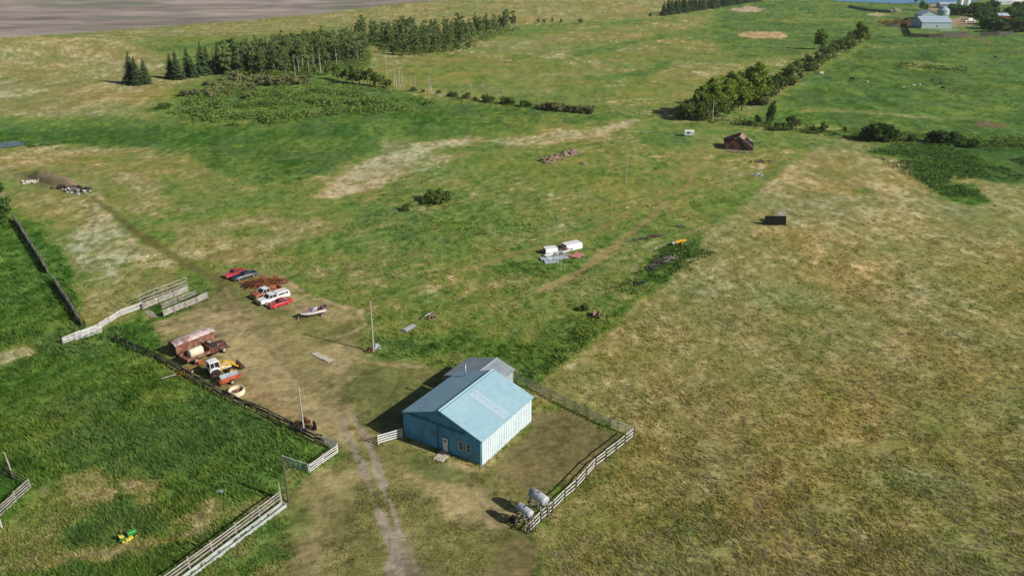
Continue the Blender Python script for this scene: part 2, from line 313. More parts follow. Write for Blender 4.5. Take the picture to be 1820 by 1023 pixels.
class MB:
    def __init__(s): s.v = []; s.f = []
    def add(s, V, F):
        n = len(s.v); s.v += [tuple(p) for p in V]; s.f += [tuple(i + n for i in q) for q in F]; return s
    def box(s, x0, x1, y0, y1, z0, z1):
        V = [(x, y, z) for x in (x0, x1) for y in (y0, y1) for z in (z0, z1)]
        return s.add(V, [(0,1,3,2),(4,6,7,5),(0,4,5,1),(2,3,7,6),(0,2,6,4),(1,5,7,3)])
    def bar(s, a, b, w, h=None, up=(0, 0, 1), w2=None):
        a = Vector(a); b = Vector(b); h = h or w; d = (b - a).normalized(); u = Vector(up)
        if abs(d.dot(u)) > .98: u = Vector((1, 0, 0))
        sx = d.cross(u).normalized(); sy = sx.cross(d).normalized(); k = (w2 / w) if w2 else 1; V = []
        for p, q in ((a, 1), (b, k)):
            for i, j in ((-1,-1),(1,-1),(1,1),(-1,1)): V.append(p + sx * (i * w / 2 * q) + sy * (j * h / 2 * q))
        return s.add(V, [(3,2,1,0),(4,5,6,7),(0,1,5,4),(1,2,6,5),(2,3,7,6),(3,0,4,7)])
    def tube(s, a, b, r, r2=None, n=8, caps=True):
        a = Vector(a); b = Vector(b); r2 = r if r2 is None else r2; d = (b - a).normalized()
        u = Vector((0, 0, 1)) if abs(d.z) < .9 else Vector((1, 0, 0)); sx = d.cross(u).normalized(); sy = sx.cross(d); V = []
        for p, q in ((a, r), (b, r2)):
            for i in range(n):
                t = 2 * math.pi * i / n; V.append(p + sx * (math.cos(t) * q) + sy * (math.sin(t) * q))
        F = [(i, (i + 1) % n, n + (i + 1) % n, n + i) for i in range(n)]
        if caps: F += [tuple(range(n))[::-1], tuple(range(n, 2 * n))]
        return s.add(V, F)
    def lathe(s, prof, n=16, axis='z', c=(0, 0, 0)):
        V = []; m = len(prof)
        for r, h in prof:
            for i in range(n):
                t = 2 * math.pi * i / n; p = (r * math.cos(t), r * math.sin(t), h)
                if axis == 'x': p = (p[2], p[0], p[1])
                if axis == 'y': p = (p[0], p[2], p[1])
                V.append((p[0] + c[0], p[1] + c[1], p[2] + c[2]))
        F = [(k * n + i, k * n + (i + 1) % n, (k + 1) * n + (i + 1) % n, (k + 1) * n + i) for k in range(m - 1) for i in range(n)]
        F += [tuple(range(n))[::-1], tuple(range((m - 1) * n, m * n))]
        return s.add(V, F)
    def loft(s, st):
        """body made of rounded cross-sections: (x, half width, bottom, top, shoulder inset)"""
        V = []
        for x, hw, z0, z1, c in st:
            h = z1 - z0; e = min(c, hw * .9); b = min(.06, h * .2)
            for y, z in ((-hw + b, z0), (-hw, z0 + b), (-hw, z1 - h * .35), (-hw + e * .35, z1 - h * .10), (-hw + e, z1), (hw - e, z1), (hw - e * .35, z1 - h * .10), (hw, z1 - h * .35), (hw, z0 + b), (hw - b, z0)):
                V.append((x, y, z))
        n = 10; F = [(k * n + i, k * n + (i + 1) % n, (k + 1) * n + (i + 1) % n, (k + 1) * n + i) for k in range(len(st) - 1) for i in range(n)]
        F += [tuple(range(n)), tuple(range((len(st) - 1) * n, len(st) * n))[::-1]]
        return s.add(V, F)
    def build(s, name, m, parent=None, smooth=False, bevel=0, loc=None):
        me = bpy.data.meshes.new(name); me.from_pydata(s.v, [], s.f)
        import bmesh
        bm = bmesh.new(); bm.from_mesh(me); bmesh.ops.recalc_face_normals(bm, faces=bm.faces); bm.to_mesh(me); bm.free()
        if smooth: me.polygons.foreach_set('use_smooth', [True] * len(me.polygons))
        o = link(name, me, m, parent)
        if bevel:
            b = o.modifiers.new('b', 'BEVEL'); b.width = bevel; b.segments = 1; b.limit_method = 'ANGLE'
        if loc: o.location = loc
        return o
# ------------------------------------------------------------------ materials
def mat(name, col, rough=.8, metal=0, var=.25, sc=3.0, col2=None, sc2=.6, bump=0, spec=.3, thr=(.45, .62)):
    m = bpy.data.materials.new(name); m.use_nodes = True; t = m.node_tree; N = t.nodes; L = t.links; b = N['Principled BSDF']
    b.inputs['Roughness'].default_value = rough; b.inputs['Metallic'].default_value = metal; b.inputs['Specular IOR Level'].default_value = spec
    tc = N.new('ShaderNodeTexCoord'); n1 = N.new('ShaderNodeTexNoise'); n1.inputs['Scale'].default_value = sc; n1.inputs['Detail'].default_value = 6; n1.inputs['Roughness'].default_value = .65
    L.new(tc.outputs['Object'], n1.inputs['Vector'])
    r = N.new('ShaderNodeMapRange'); r.inputs[1].default_value = .25; r.inputs[2].default_value = .75; r.inputs[3].default_value = 1 - var; r.inputs[4].default_value = 1 + var
    L.new(n1.outputs[0], r.inputs[0])
    base = N.new('ShaderNodeRGB'); base.outputs[0].default_value = (*col, 1); src = base.outputs[0]
    if col2:
        n2 = N.new('ShaderNodeTexNoise'); n2.inputs['Scale'].default_value = sc2; n2.inputs['Detail'].default_value = 7; n2.inputs['Roughness'].default_value = .7
        L.new(tc.outputs['Object'], n2.inputs['Vector']); rr = N.new('ShaderNodeMapRange'); rr.inputs[1].default_value = thr[0]; rr.inputs[2].default_value = thr[1]
        L.new(n2.outputs[0], rr.inputs[0]); mx = N.new('ShaderNodeMix'); mx.data_type = 'RGBA'; mx.inputs[7].default_value = (*col2, 1)
        L.new(rr.outputs[0], mx.inputs[0]); L.new(src, mx.inputs[6]); src = mx.outputs[2]
    ml = N.new('ShaderNodeVectorMath'); ml.operation = 'SCALE'; L.new(src, ml.inputs[0]); L.new(r.outputs[0], ml.inputs['Scale']); L.new(ml.outputs[0], b.inputs['Base Color'])
    if bump:
        bp = N.new('ShaderNodeBump'); bp.inputs['Strength'].default_value = bump; bp.inputs['Distance'].default_value = .05; L.new(n1.outputs[0], bp.inputs['Height']); L.new(bp.outputs[0], b.inputs['Normal'])
    return m
def leaf_mat(name, col, var=.35, trans=.25, attr=False):
    m = bpy.data.materials.new(name); m.use_nodes = True; t = m.node_tree; N = t.nodes; L = t.links; N.remove(N['Principled BSDF'])
    out = N['Material Output']; df = N.new('ShaderNodeBsdfDiffuse'); tr = N.new('ShaderNodeBsdfTranslucent'); mx = N.new('ShaderNodeMixShader'); mx.inputs[0].default_value = trans
    at = N.new('ShaderNodeAttribute'); at.attribute_name = 'Col'; oi = N.new('ShaderNodeObjectInfo')
    r = N.new('ShaderNodeMapRange'); r.inputs[3].default_value = 1 - var; r.inputs[4].default_value = 1 + var; L.new(oi.outputs['Random'], r.inputs[0])
    a = N.new('ShaderNodeVectorMath'); a.operation = 'MULTIPLY'; L.new(at.outputs['Color'], a.inputs[0]); a.inputs[1].default_value = col
    b = N.new('ShaderNodeVectorMath'); b.operation = 'SCALE'; L.new(a.outputs[0], b.inputs[0])
    if attr: b.inputs['Scale'].default_value = 1
    else: L.new(r.outputs[0], b.inputs['Scale'])
    L.new(b.outputs[0], df.inputs[0]); L.new(b.outputs[0], tr.inputs[0]); L.new(df.outputs[0], mx.inputs[1]); L.new(tr.outputs[0], mx.inputs[2]); L.new(mx.outputs[0], out.inputs[0])
    return m
def ground_mat():
    m = bpy.data.materials.new('ground'); m.use_nodes = True; t = m.node_tree; N = t.nodes; L = t.links; b = N['Principled BSDF']
    b.inputs['Roughness'].default_value = .95; b.inputs['Specular IOR Level'].default_value = .1
    at = N.new('ShaderNodeAttribute'); at.attribute_name = 'Col'; tc = N.new('ShaderNodeTexCoord')
    n1 = N.new('ShaderNodeTexNoise'); n1.inputs['Scale'].default_value = 1.7; n1.inputs['Detail'].default_value = 5; n1.inputs['Roughness'].default_value = .75; L.new(tc.outputs['Object'], n1.inputs['Vector'])
    mp = N.new('ShaderNodeMapping'); mp.inputs['Rotation'].default_value = (0, 0, R(-32)); mp.inputs['Scale'].default_value = (1, 3.2, 1); L.new(tc.outputs['Object'], mp.inputs['Vector'])
    n2 = N.new('ShaderNodeTexNoise'); n2.inputs['Scale'].default_value = .55; n2.inputs['Detail'].default_value = 6; n2.inputs['Roughness'].default_value = .7; L.new(mp.outputs[0], n2.inputs['Vector'])
    ad = N.new('ShaderNodeMath'); ad.operation = 'ADD'; L.new(n1.outputs[0], ad.inputs[0]); L.new(n2.outputs[0], ad.inputs[1])
    r = N.new('ShaderNodeMapRange'); r.inputs[1].default_value = .65; r.inputs[2].default_value = 1.35; r.inputs[3].default_value = .74; r.inputs[4].default_value = 1.28; L.new(ad.outputs[0], r.inputs[0])
    s = N.new('ShaderNodeVectorMath'); s.operation = 'SCALE'; L.new(at.outputs['Color'], s.inputs[0]); L.new(r.outputs[0], s.inputs['Scale']); L.new(s.outputs[0], b.inputs['Base Color'])
    bp = N.new('ShaderNodeBump'); bp.inputs['Strength'].default_value = .55; bp.inputs['Distance'].default_value = .3; L.new(ad.outputs[0], bp.inputs['Height']); L.new(bp.outputs[0], b.inputs['Normal'])
    return m
M = {}
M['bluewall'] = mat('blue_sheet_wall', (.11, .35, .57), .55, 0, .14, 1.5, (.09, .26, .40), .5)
M['blueroof'] = mat('blue_sheet_roof', (.30, .47, .56), .5, .0, .10, 1.2, (.33, .50, .58), .25)
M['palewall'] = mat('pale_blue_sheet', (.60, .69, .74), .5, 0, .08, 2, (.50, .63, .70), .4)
M['trimblue'] = mat('blue_trim', (.06, .20, .32), .6)
M['ridge'] = mat('ridge_cap_blue', (.34, .52, .58), .5, 0, .1)
M['skylight'] = mat('faded_plastic_skylight', (.36, .49, .58), .5, 0, .12, 3)
M['galv'] = mat('galvanised_sheet', (.33, .40, .46), .42, .35, .15, 1.2, (.45, .47, .5), .5)
M['galvw'] = mat('galvanised_wall', (.42, .47, .52), .5, .1, .1)
M['white'] = mat('white_paint', (.72, .74, .76), .5, 0, .08, 4)
M['whitewood'] = mat('white_board_paint', (.60, .60, .61), .8, 0, .22, 2.5, (.36, .33, .30), 1.6, thr=(.5, .7))
M['greywood'] = mat('weathered_grey_board', (.27, .25, .225), .9, 0, .35, 2.5, (.40, .38, .35), 1.2)
M['darkwood'] = mat('old_dark_board', (.085, .075, .07), .95, 0, .45, 2.5, (.19, .17, .15), 1.2, thr=(.5, .68))
M['pole'] = mat('weathered_pole', (.36, .33, .29), .9, 0, .2, 2)
M['darkpole'] = mat('dark_pole', (.10, .085, .075), .9, 0, .2, 2)
M['glass'] = mat('dark_glass', (.02, .025, .03), .12, 0, .1, spec=.6)
M['tyre'] = mat('tyre_rubber', (.022, .021, .02), .85, 0, .2)
M['rim'] = mat('pale_rim', (.50, .47, .38), .5, .2, .15)
M['chrome'] = mat('chrome', (.6, .6, .6), .25, .8, .1)
M['redp'] = mat('red_paint', (.42, .022, .035), .28, 0, .12, 2, spec=.6)
M['redfade'] = mat('faded_red_paint', (.40, .045, .06), .4, 0, .15, 2, (.50, .16, .17), .5, spec=.5)
M['navy'] = mat('dark_blue_paint', (.014, .028, .06), .25, 0, .1, 2, spec=.7)
M['whitep'] = mat('white_car_paint', (.70, .71, .72), .3, 0, .06, 2, spec=.5)
M['copper'] = mat('rusty_orange_paint', (.34, .115, .06), .5, 0, .2, 3, (.17, .06, .04), 1.4)
M['rust'] = mat('rust', (.30, .095, .035), .9, 0, .45, 4, (.10, .04, .025), 2.5)
M['darkmetal'] = mat('dark_iron', (.04, .034, .03), .7, .2, .4, 3, (.12, .05, .03), 2)
M['maroon'] = mat('maroon_truck_paint', (.06, .02, .022), .5, 0, .3, 3, (.16, .07, .05), 1.8)
M['boxwood'] = mat('red_brown_box_boards', (.16, .065, .045), .85, 0, .4, 2.5, (.30, .17, .12), 1.5)
M['rustroof'] = mat('rust_streaked_roof', (.58, .48, .48), .6, .1, .25, 2, (.26, .12, .10), 1.1)
M['cream'] = mat('cream_plastic_tank', (.66, .62, .47), .5, 0, .08, 2)
M['yellow'] = mat('yellow_loader_paint', (.60, .33, .03), .5, 0, .2, 3)
M['orange'] = mat('orange_machine_paint', (.42, .085, .03), .6, 0, .3, 3, (.18, .06, .04), 1.6)
M['green'] = mat('green_tractor_paint', (.03, .24, .04), .35, 0, .1, spec=.6)
M['lawnyel'] = mat('mower_yellow', (.68, .55, .06), .4, 0, .1)
M['tank'] = mat('silver_fuel_tank', (.45, .49, .53), .45, .1, .05, 2, (.40, .44, .49), .9)
M['concrete'] = mat('pale_concrete', (.48, .44, .37), .95, 0, .2, 3)
M['bluecrete'] = mat('pale_trough', (.42, .47, .47), .9, 0, .2, 1.5, (.30, .31, .28), .8)
M['pink'] = mat('faded_pink_panel', (.46, .19, .19), .8, 0, .2, 3)
M['hullpink'] = mat('faded_maroon_deck', (.33, .19, .20), .5, 0, .2, 3)
M['barnred'] = mat('weathered_red_siding', (.13, .055, .055), .9, 0, .45, 3, (.065, .035, .035), 1.2)
M['shingle'] = mat('weathered_shingle', (.20, .15, .13), .95, 0, .4, 3, (.42, .27, .17), .9, thr=(.5, .66))
M['stone'] = mat('field_stone', (.27, .19, .135), .95, 0, .4, 1.2, (.2, .16, .14), .7)
M['mound'] = mat('bare_soil', (.28, .20, .13), 1, 0, .35, .8, (.13, .14, .05), .4, bump=.5)
M['water'] = mat('water_surface', (.12, .26, .42), .55, 0, .1, .02, spec=.25)
M['pond'] = mat('pond_surface', (.09, .13, .15), .1, 0, .1, .1, spec=.6)
M['barnblue'] = mat('blue_grey_barn_sheet', (.40, .50, .58), .55, .05, .08)
M['barnroof'] = mat('blue_grey_barn_roof', (.36, .46, .54), .5, .05, .08)
M['red'] = mat('bright_red_siding', (.30, .03, .035), .7, 0, .2)
M['bark'] = mat('dark_bark', (.09, .07, .055), .95, 0, .3)
M['birch'] = mat('pale_aspen_bark', (.42, .41, .37), .9, 0, .25)
M['blackwood'] = mat('near_black_boards', (.012, .013, .013), 1, 0, .3, spec=.05)
M['horse'] = mat('brown_hide', (.07, .035, .022), .7, 0, .2)
M['blackhide'] = mat('black_hide', (.02, .017, .016), .7, 0, .2)
M['palehide'] = mat('pale_hide', (.55, .52, .47), .8, 0, .1)
M['ground'] = ground_mat()
M['grass'] = leaf_mat('grass_blades', (1, 1, 1), 0, .42, True)
M['aspen'] = leaf_mat('aspen_leaves', (.15, .22, .075), .35)
M['spruce'] = leaf_mat('spruce_needles', (.052, .082, .036), .2, .05)
M['deadspruce'] = leaf_mat('dead_spruce_needles', (.16, .085, .05), .1, .05)
M['cotton'] = leaf_mat('cottonwood_leaves', (.20, .29, .055), .18)
M['bush'] = leaf_mat('bush_leaves', (.125, .19, .052), .25)
M['willow'] = leaf_mat('grey_willow_leaves', (.21, .225, .11), .25)
M['darkbush'] = leaf_mat('dark_leaves', (.09, .16, .045), .2)
# ------------------------------------------------------------------ ground sheet
def build_ground():
    rows = [-600, -350, -200, -120, -60, -20, 5, 20, 30, 38, 44]
    for py in np.arange(1230, -60, -1.9):
        t = PITCH + math.atan((py - PH / 2) / FPX); rows.append(CAMH / math.tan(t))
    rows += list(np.geomspace(rows[-1] * 1.08, 5000, 14)); Yr = np.array(rows)
    S = np.arange(-1320, 1321, 2.15); side = np.geomspace(1350, 4000, 12); S = np.concatenate([-side[::-1], S, side]) / FPX
    dep = np.maximum(Yr * CP + CAMH * SP, 66)
    Y = np.repeat(Yr[:, None], len(S), 1); X = dep[:, None] * S[None]; x = X.ravel(); y = Y.ravel(); z = hgt(x, y)
    c, tall, px, py, D = ground_cover(x, y, z)
    a = np.clip(1.3 - (y / 260), 0, 1) * (tall * 1.0 + .05)
    z2 = z + a * (.20 * fbm(x, y, 2.6, 3, 81, .7) + .08)
    nr, nc = Y.shape; i = np.arange(nr * nc).reshape(nr, nc)
    F = np.stack([i[:-1, :-1], i[:-1, 1:], i[1:, 1:], i[1:, :-1]], -1).reshape(-1, 4)
    o = link('ground', np_mesh('ground', np.stack([x, y, z2], 1), F, c, True), M['ground']); o['kind'] = 'structure'
    return o
build_ground()
def build_grass():
    N = 300000
    px = RNG.uniform(-160, 1980, N); py = RNG.uniform(0, 1, N) ** .85 * 1020 + 110
    t = PITCH + np.arctan((py - PH / 2) / FPX); u = (px - PW / 2) / FPX
    # ground position of that ray at height 0
    dy = FPX * CP - (py - PH / 2) * SP; dz = -FPX * SP - (py - PH / 2) * CP; k = -CAMH / dz
    x = (px - PW / 2) * k; y = dy * k; z = hgt(x, y)
    c, tall, _, _, D = ground_cover(x, y, z)
    clump = fbm(x, y, 2.2, 2, 91)
    keep = (tall > .07) & (np.hypot(x, y) < 170 + 70 * RNG.random(N)) & (RNG.random(N) < (.66 + clump * .8) * np.clip(1.5 - np.hypot(x, y) / 210, .12, 1)); x, y, z, c, tall, D = (q[keep] for q in (x, y, z, c, tall, D)); n = len(x)
    dist = np.hypot(x, y); big = np.clip(dist / 130, .9, 2.0)
    H = tall * RNG.uniform(.5, 1.25, n) * (.75 + .25 * big); W = RNG.uniform(.05, .12, n) * big * (1 + tall)
    V = np.zeros((n, 9, 3), np.float32); C = np.zeros((n, 9, 3), np.float32)
    tone = RNG.uniform(.8, 1.6, n)[:, None] * np.stack([RNG.uniform(.92, 1.12, n), np.ones(n), RNG.uniform(.8, 1.2, n)], 1)
    for b in range(3):
        an = RNG.uniform(0, 6.283, n); r = RNG.uniform(0, .22, n) * big; bx = x + r * np.cos(an); by = y + r * np.sin(an); ori = RNG.uniform(0, 3.1416, n)
        dx = np.cos(ori) * W; dyy = np.sin(ori) * W; lx = RNG.normal(-.5, .6, n) * H; ly = RNG.normal(.3, .6, n) * H
        V[:, b*3, 0] = bx - dx; V[:, b*3, 1] = by - dyy; V[:, b*3, 2] = z - .03
        V[:, b*3+1, 0] = bx + dx; V[:, b*3+1, 1] = by + dyy; V[:, b*3+1, 2] = z - .03
        V[:, b*3+2, 0] = bx + lx; V[:, b*3+2, 1] = by + ly; V[:, b*3+2, 2] = z + H * RNG.uniform(.7, 1.2, n)
        C[:, b*3:b*3+3] = (c * tone)[:, None]
    F = np.arange(n * 9).reshape(-1, 3)
    o = link('grass', np_mesh('grass', V.reshape(-1, 3), F, np.clip(C.reshape(-1, 3), .01, .8)), M['grass']); o['kind'] = 'stuff'
    tag(o, 'rough green and straw coloured pasture grass over the fields', 'grass')
build_grass()
def build_clumps():
    # lodged tussocks of dead straw, strewn through the pasture on the right and the dry banks
    N = 9000; px = RNG.uniform(-60, 1900, N); py = RNG.uniform(0, 1, N) ** .8 * 860 + 230
    dy = FPX * CP - (py - PH / 2) * SP; k = CAMH / (FPX * SP + (py - PH / 2) * CP); x = (px - PW / 2) * k; y = dy * k; z = hgt(x, y)
    c, tall, _, _, D = ground_cover(x, y, z); ok = (tall > .15) & (D > .38) & (fbm(x, y, 12, 2, 95) > .0); x, y, z = x[ok], y[ok], z[ok]; n = len(x); B = 12
    V = np.zeros((n, B, 3, 3), np.float32); C = np.zeros((n, B, 3, 3), np.float32); sz = RNG.uniform(.35, .9, n)
    for b in range(B):
        an = RNG.uniform(0, 6.283, n); r = RNG.uniform(0, .4, n) * sz; bx = x + r * np.cos(an); by = y + r * np.sin(an); o = RNG.uniform(0, 3.14, n); w_ = RNG.uniform(.03, .07, n)
        lx = RNG.normal(-.5, .35, n) * sz; ly = RNG.normal(.25, .35, n) * sz
        V[:, b, 0] = np.stack([bx - np.cos(o) * w_, by - np.sin(o) * w_, z], 1); V[:, b, 1] = np.stack([bx + np.cos(o) * w_, by + np.sin(o) * w_, z], 1); V[:, b, 2] = np.stack([bx + lx, by + ly, z + sz * RNG.uniform(.25, .5, n)], 1)
        C[:, b] = (np.array([(.42, .37, .22)]) * RNG.uniform(.6, 1.15, n)[:, None])[:, None]
    o = link('straw_tussocks', np_mesh('straw_tussocks', V.reshape(-1, 3), np.arange(n * B * 3).reshape(-1, 3), C.reshape(-1, 3)), M['grass']); o['kind'] = 'stuff'; tag(o, 'pale lodged tussocks of dead grass strewn through the dry pastures', 'grass')
build_clumps()
def water(name, P, m, lift, kind='structure'):
    V = []
    for a, b in zip(P, P[1:] + P[:1]):
        A = G(*a); B = G(*b)
        for k in range(4):
            q = A.lerp(B, k / 4); V.append((q.x, q.y))
    z = max(float(hgt(*v)) for v in V) * 1.0 + lift
    me = bpy.data.meshes.new(name); me.from_pydata([(v[0], v[1], z) for v in V], [], [tuple(range(len(V)))]); o = link(name, me, m); o['kind'] = kind
    return o
water('lake', [(1480,2),(1560,6),(1640,7.5),(1700,7),(1740,2),(1800,-8),(1980,-14),(1980,-30),(1500,-30),(1520,-4)], M['water'], .06)
water('pond', [(-40,256),(10,253),(36,253),(46,256),(38,260),(12,263),(-40,264)], M['pond'], .12)
# ------------------------------------------------------------------ blue shed
YAW = 1.01; LL, WW, HE, HR, OV = 12.0, 12.32, 3.85, 6.05, .27
def corr(mb, p0, p1, zb, zt, out, pitch=.42, d=.075, w=.13):
    """ribbed sheet wall from p0 to p1; zt(t) gives the top height"""
    p0 = Vector(p0); p1 = Vector(p1); L = (p1 - p0).length; dr = (p1 - p0) / L; o = Vector(out); ts = [0]; off = [0]
    s = pitch / 2
    while s < L - w:
        for a, q in ((-w / 2, 0), (-w / 4, d), (w / 4, d), (w / 2, 0)): ts.append(s + a); off.append(q)
        s += pitch
    ts.append(L); off.append(0); V = []
    for t, q in zip(ts, off):
        p = p0 + dr * t + o * q; V += [(p.x, p.y, zb), (p.x, p.y, zt(t))]
    F = [(2*i, 2*i+2, 2*i+3, 2*i+1) for i in range(len(ts) - 1)]
    mb.add(V, F)
def slope(mb, x0, x1, y0, z0, y1, z1, pitch=.40, d=.045, w=.12, th=.04):
    """ribbed roof sheet, ribs running from (y0,z0) to (y1,z1)"""
    xs = [x0]; off = [0]; s = x0 + pitch / 2
    while s < x1 - w:
        for a, q in ((-w / 2, 0), (-w / 4, d), (w / 4, d), (w / 2, 0)): xs.append(s + a); off.append(q)
        s += pitch
    xs.append(x1); off.append(0); V = []
    for t, q in zip(xs, off): V += [(t, y0, z0 + q), (t, y1, z1 + q)]
    n = len(xs); F = [(2*i, 2*i+1, 2*i+3, 2*i+2) for i in range(n - 1)]
    b = len(V); V += [(x0, y0, z0 - th), (x0, y1, z1 - th), (x1, y0, z0 - th), (x1, y1, z1 - th)]
    F += [(b, b+2, b+3, b+1), (0, b, b+1, 1), (2*n-2, 2*n-1, b+3, b+2), (0, 2*n-2, b+2, b), (1, b+1, b+3, 2*n-1)]
    mb.add(V, F)
shed = empty('blue_shed', (-3.74, 81.58, 0), YAW, 'blue metal sheet shed with pale blue gable roof and white door', 'shed')
gab = lambda t: HE + (HR - HE) * (1 - abs(t - WW / 2) / (WW / 2)) - .06
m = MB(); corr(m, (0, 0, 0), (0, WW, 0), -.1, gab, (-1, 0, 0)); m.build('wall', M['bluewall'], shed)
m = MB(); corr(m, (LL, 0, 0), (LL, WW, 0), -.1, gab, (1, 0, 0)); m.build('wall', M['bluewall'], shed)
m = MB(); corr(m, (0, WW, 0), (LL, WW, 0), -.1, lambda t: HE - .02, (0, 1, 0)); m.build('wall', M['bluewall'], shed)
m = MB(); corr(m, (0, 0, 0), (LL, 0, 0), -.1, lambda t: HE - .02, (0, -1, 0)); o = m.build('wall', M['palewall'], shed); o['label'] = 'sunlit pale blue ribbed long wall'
sl_ = (HR - HE) / (WW / 2)
rf = MB(); slope(rf, -OV, LL + OV, WW / 2, HR + .02, -OV, HE - sl_ * OV + .02); slope(rf, -OV, LL + OV, WW / 2, HR + .02, WW + OV, HE - sl_ * OV + .02)
rf = rf.build('roof', M['blueroof'], shed)
m = MB(); m.bar((-OV - .02, WW / 2 - .12, HR + .075), (LL + OV + .02, WW / 2 - .12, HR + .075), .30, .03, up=(0, sl_, 1)); m.bar((-OV - .02, WW / 2 + .12, HR + .075), (LL + OV + .02, WW / 2 + .12, HR + .075), .30, .032, up=(0, -sl_, 1)); m.build('ridge_cap', M['ridge'], rf)
m = MB(); ys = (WW / 2 - .5, .1)
for a, b in ((5.15, 6.05), (6.08, 6.75)): m.add([(a, ys[0], HE + sl_ * ys[0] + .075), (b, ys[0], HE + sl_ * ys[0] + .075), (b, ys[1], HE + sl_ * ys[1] + .075), (a, ys[1], HE + sl_ * ys[1] + .075)], [(0, 1, 2, 3)])
o = m.build('skylight', M['skylight'], rf); o['label'] = 'two pale plastic skylight strips down the sunlit slope'
m = MB(); m.bar((-OV - .015, -OV, HE - sl_ * OV - .05), (-OV - .015, WW / 2, HR - .05), .03, .15); m.bar((-OV - .015, WW + OV, HE - sl_ * OV - .05), (-OV - .015, WW / 2, HR - .05), .032, .15); m.build('gable_trim', M['trimblue'], shed)
m = MB(); m.tube((10.73, 10.0, 4.6), (10.73, 10.0, 6.25), .11); m.lathe([(.2, 0), (.06, .14)], 8, c=(10.73, 10.0, 6.3)); m.build('chimney', M['galv'], shed, True)
# sliding door with its header track, hinged door, windows
m = MB(); corr(m, (-.09, 6.85, 0), (-.09, WW + .12, 0), .12, lambda t: 3.72 + 0 * t, (-1, 0, 0)); m.box(-.089, -.05, 6.83, WW + .12, .10, 3.74); sdr = m.build('sliding_door', M['bluewall'], shed)
m = MB(); m.box(-.16, -.04, 6.78, 6.86, .1, 3.74); m.build('door_edge', M['trimblue'], sdr)
m = MB(); m.box(-.22, -.04, 2.5, WW + .2, 3.76, 3.95); m.build('door_track', M['trimblue'], shed)
dr = MB(); dr.box(-.10, -.02, 5.18, 6.04, .16, 2.18); dr = dr.build('door', M['white'], shed, bevel=.01)
m = MB(); m.box(-.12, -.104, 5.40, 5.82, 1.62, 1.86); m.build('pane', M['glass'], dr)
m = MB(); m.box(-.15, -.103, 5.26, 5.32, 1.02, 1.12); m.build('handle', M['darkmetal'], dr)
m = MB(); m.box(-.13, -.02, 5.10, 5.178, .1, 2.26); m.box(-.13, -.02, 6.042, 6.12, .1, 2.26); m.box(-.132, -.02, 5.10, 6.12, 2.261, 2.33); m.build('door_frame', M['trimblue'], shed)
for y0, y1 in ((2.86, 3.50), (1.66, 2.30)):
    f = MB(); f.box(-.09, -.02, y1, y1 + .09, 1.35, 2.5); f.box(-.09, -.02, y0 - .04, y0, 1.35, 2.5); f.box(-.092, -.02, y0 - .04, y1 + .09, 2.501, 2.56); f.box(-.11, -.02, y0 - .04, y1 + .09, 1.28, 1.349); f.box(-.07, -.02, y0, y1, 1.90, 1.94)
    f = f.build('window', M['white'], shed); m = MB(); m.box(-.055, -.02, y0, y1, 1.35, 1.9); m.box(-.055, -.02, y0, y1, 1.94, 2.5); m.build('pane', M['glass'], f)
m = MB(); m.box(-.12, -.03, 6.2, 6.5, 5.1, 5.35); m.build('gable_lamp', M['trimblue'], shed)
m = MB(); m.box(-.04, .0, 0, WW, -.05, .1); m.build('foundation', M['concrete'], shed)
m = MB(); m.box(-1.0, 1.0, -.72, .72, 0, .13); o = m.build('door_slab', M['concrete'], None, bevel=.02); sp = G(785.5, 811.5); o.location = (sp.x, sp.y, .02); o.rotation_euler = (0, 0, YAW + R(4)); tag(o, 'small pale concrete step slab in front of the white shed door', 'step')
m = MB(); m.tube((0, 0, 0), (0, 0, 1.0), .04, n=6); m.bar((0, 0, .95), (-.2, 0, .9), .06); o = m.build('yard_hydrant', M['darkmetal']); sp = G(834, 822); o.location = (sp.x, sp.y, 0); tag(o, 'thin dark standpipe beside the shed windows', 'standpipe')
# silver shed behind
bs = empty('storage_shed', (-3.74, 81.58, 0), YAW, 'lower silver grey metal shed joined to the far end of the blue shed', 'shed')
m = MB(); bt = lambda t: 2.95 + (t < 2.9) * (t / 2.9) * .95 + (t >= 2.9) * (.95 - (t - 2.9) / 4.9 * 1.45) - .05
X0, X1 = 12.35, 18.25
corr(m, (X1, 6.85, 0), (X1, 14.8, 0), 0, bt, (1, 0, 0)); m.build('wall', M['galvw'], bs); m = MB(); corr(m, (X0, 6.85, 0), (X0, 14.8, 0), 0, bt, (-1, 0, 0)); m.build('wall', M['galvw'], bs)
m = MB(); corr(m, (X0, 6.85, 0), (X1, 6.85, 0), 0, lambda t: 2.95, (0, -1, 0)); m.build('wall', M['galvw'], bs); m = MB(); corr(m, (X0, 14.8, 0), (X1, 14.8, 0), 0, lambda t: 2.42, (0, 1, 0)); m.build('wall', M['galvw'], bs)
m = MB(); slope(m, X0 - .05, X1 + .3, 9.75, 3.95, 6.6, 2.95); slope(m, X0 - .05, X1 + .3, 9.75, 3.95, 15.1, 2.42); rf = m.build('roof', M['galv'], bs)
m = MB(); m.bar((X0 - .05, 9.75, 4.02), (X1 + .32, 9.75, 4.02), .3, .04); m.build('ridge_cap', M['galvw'], rf)
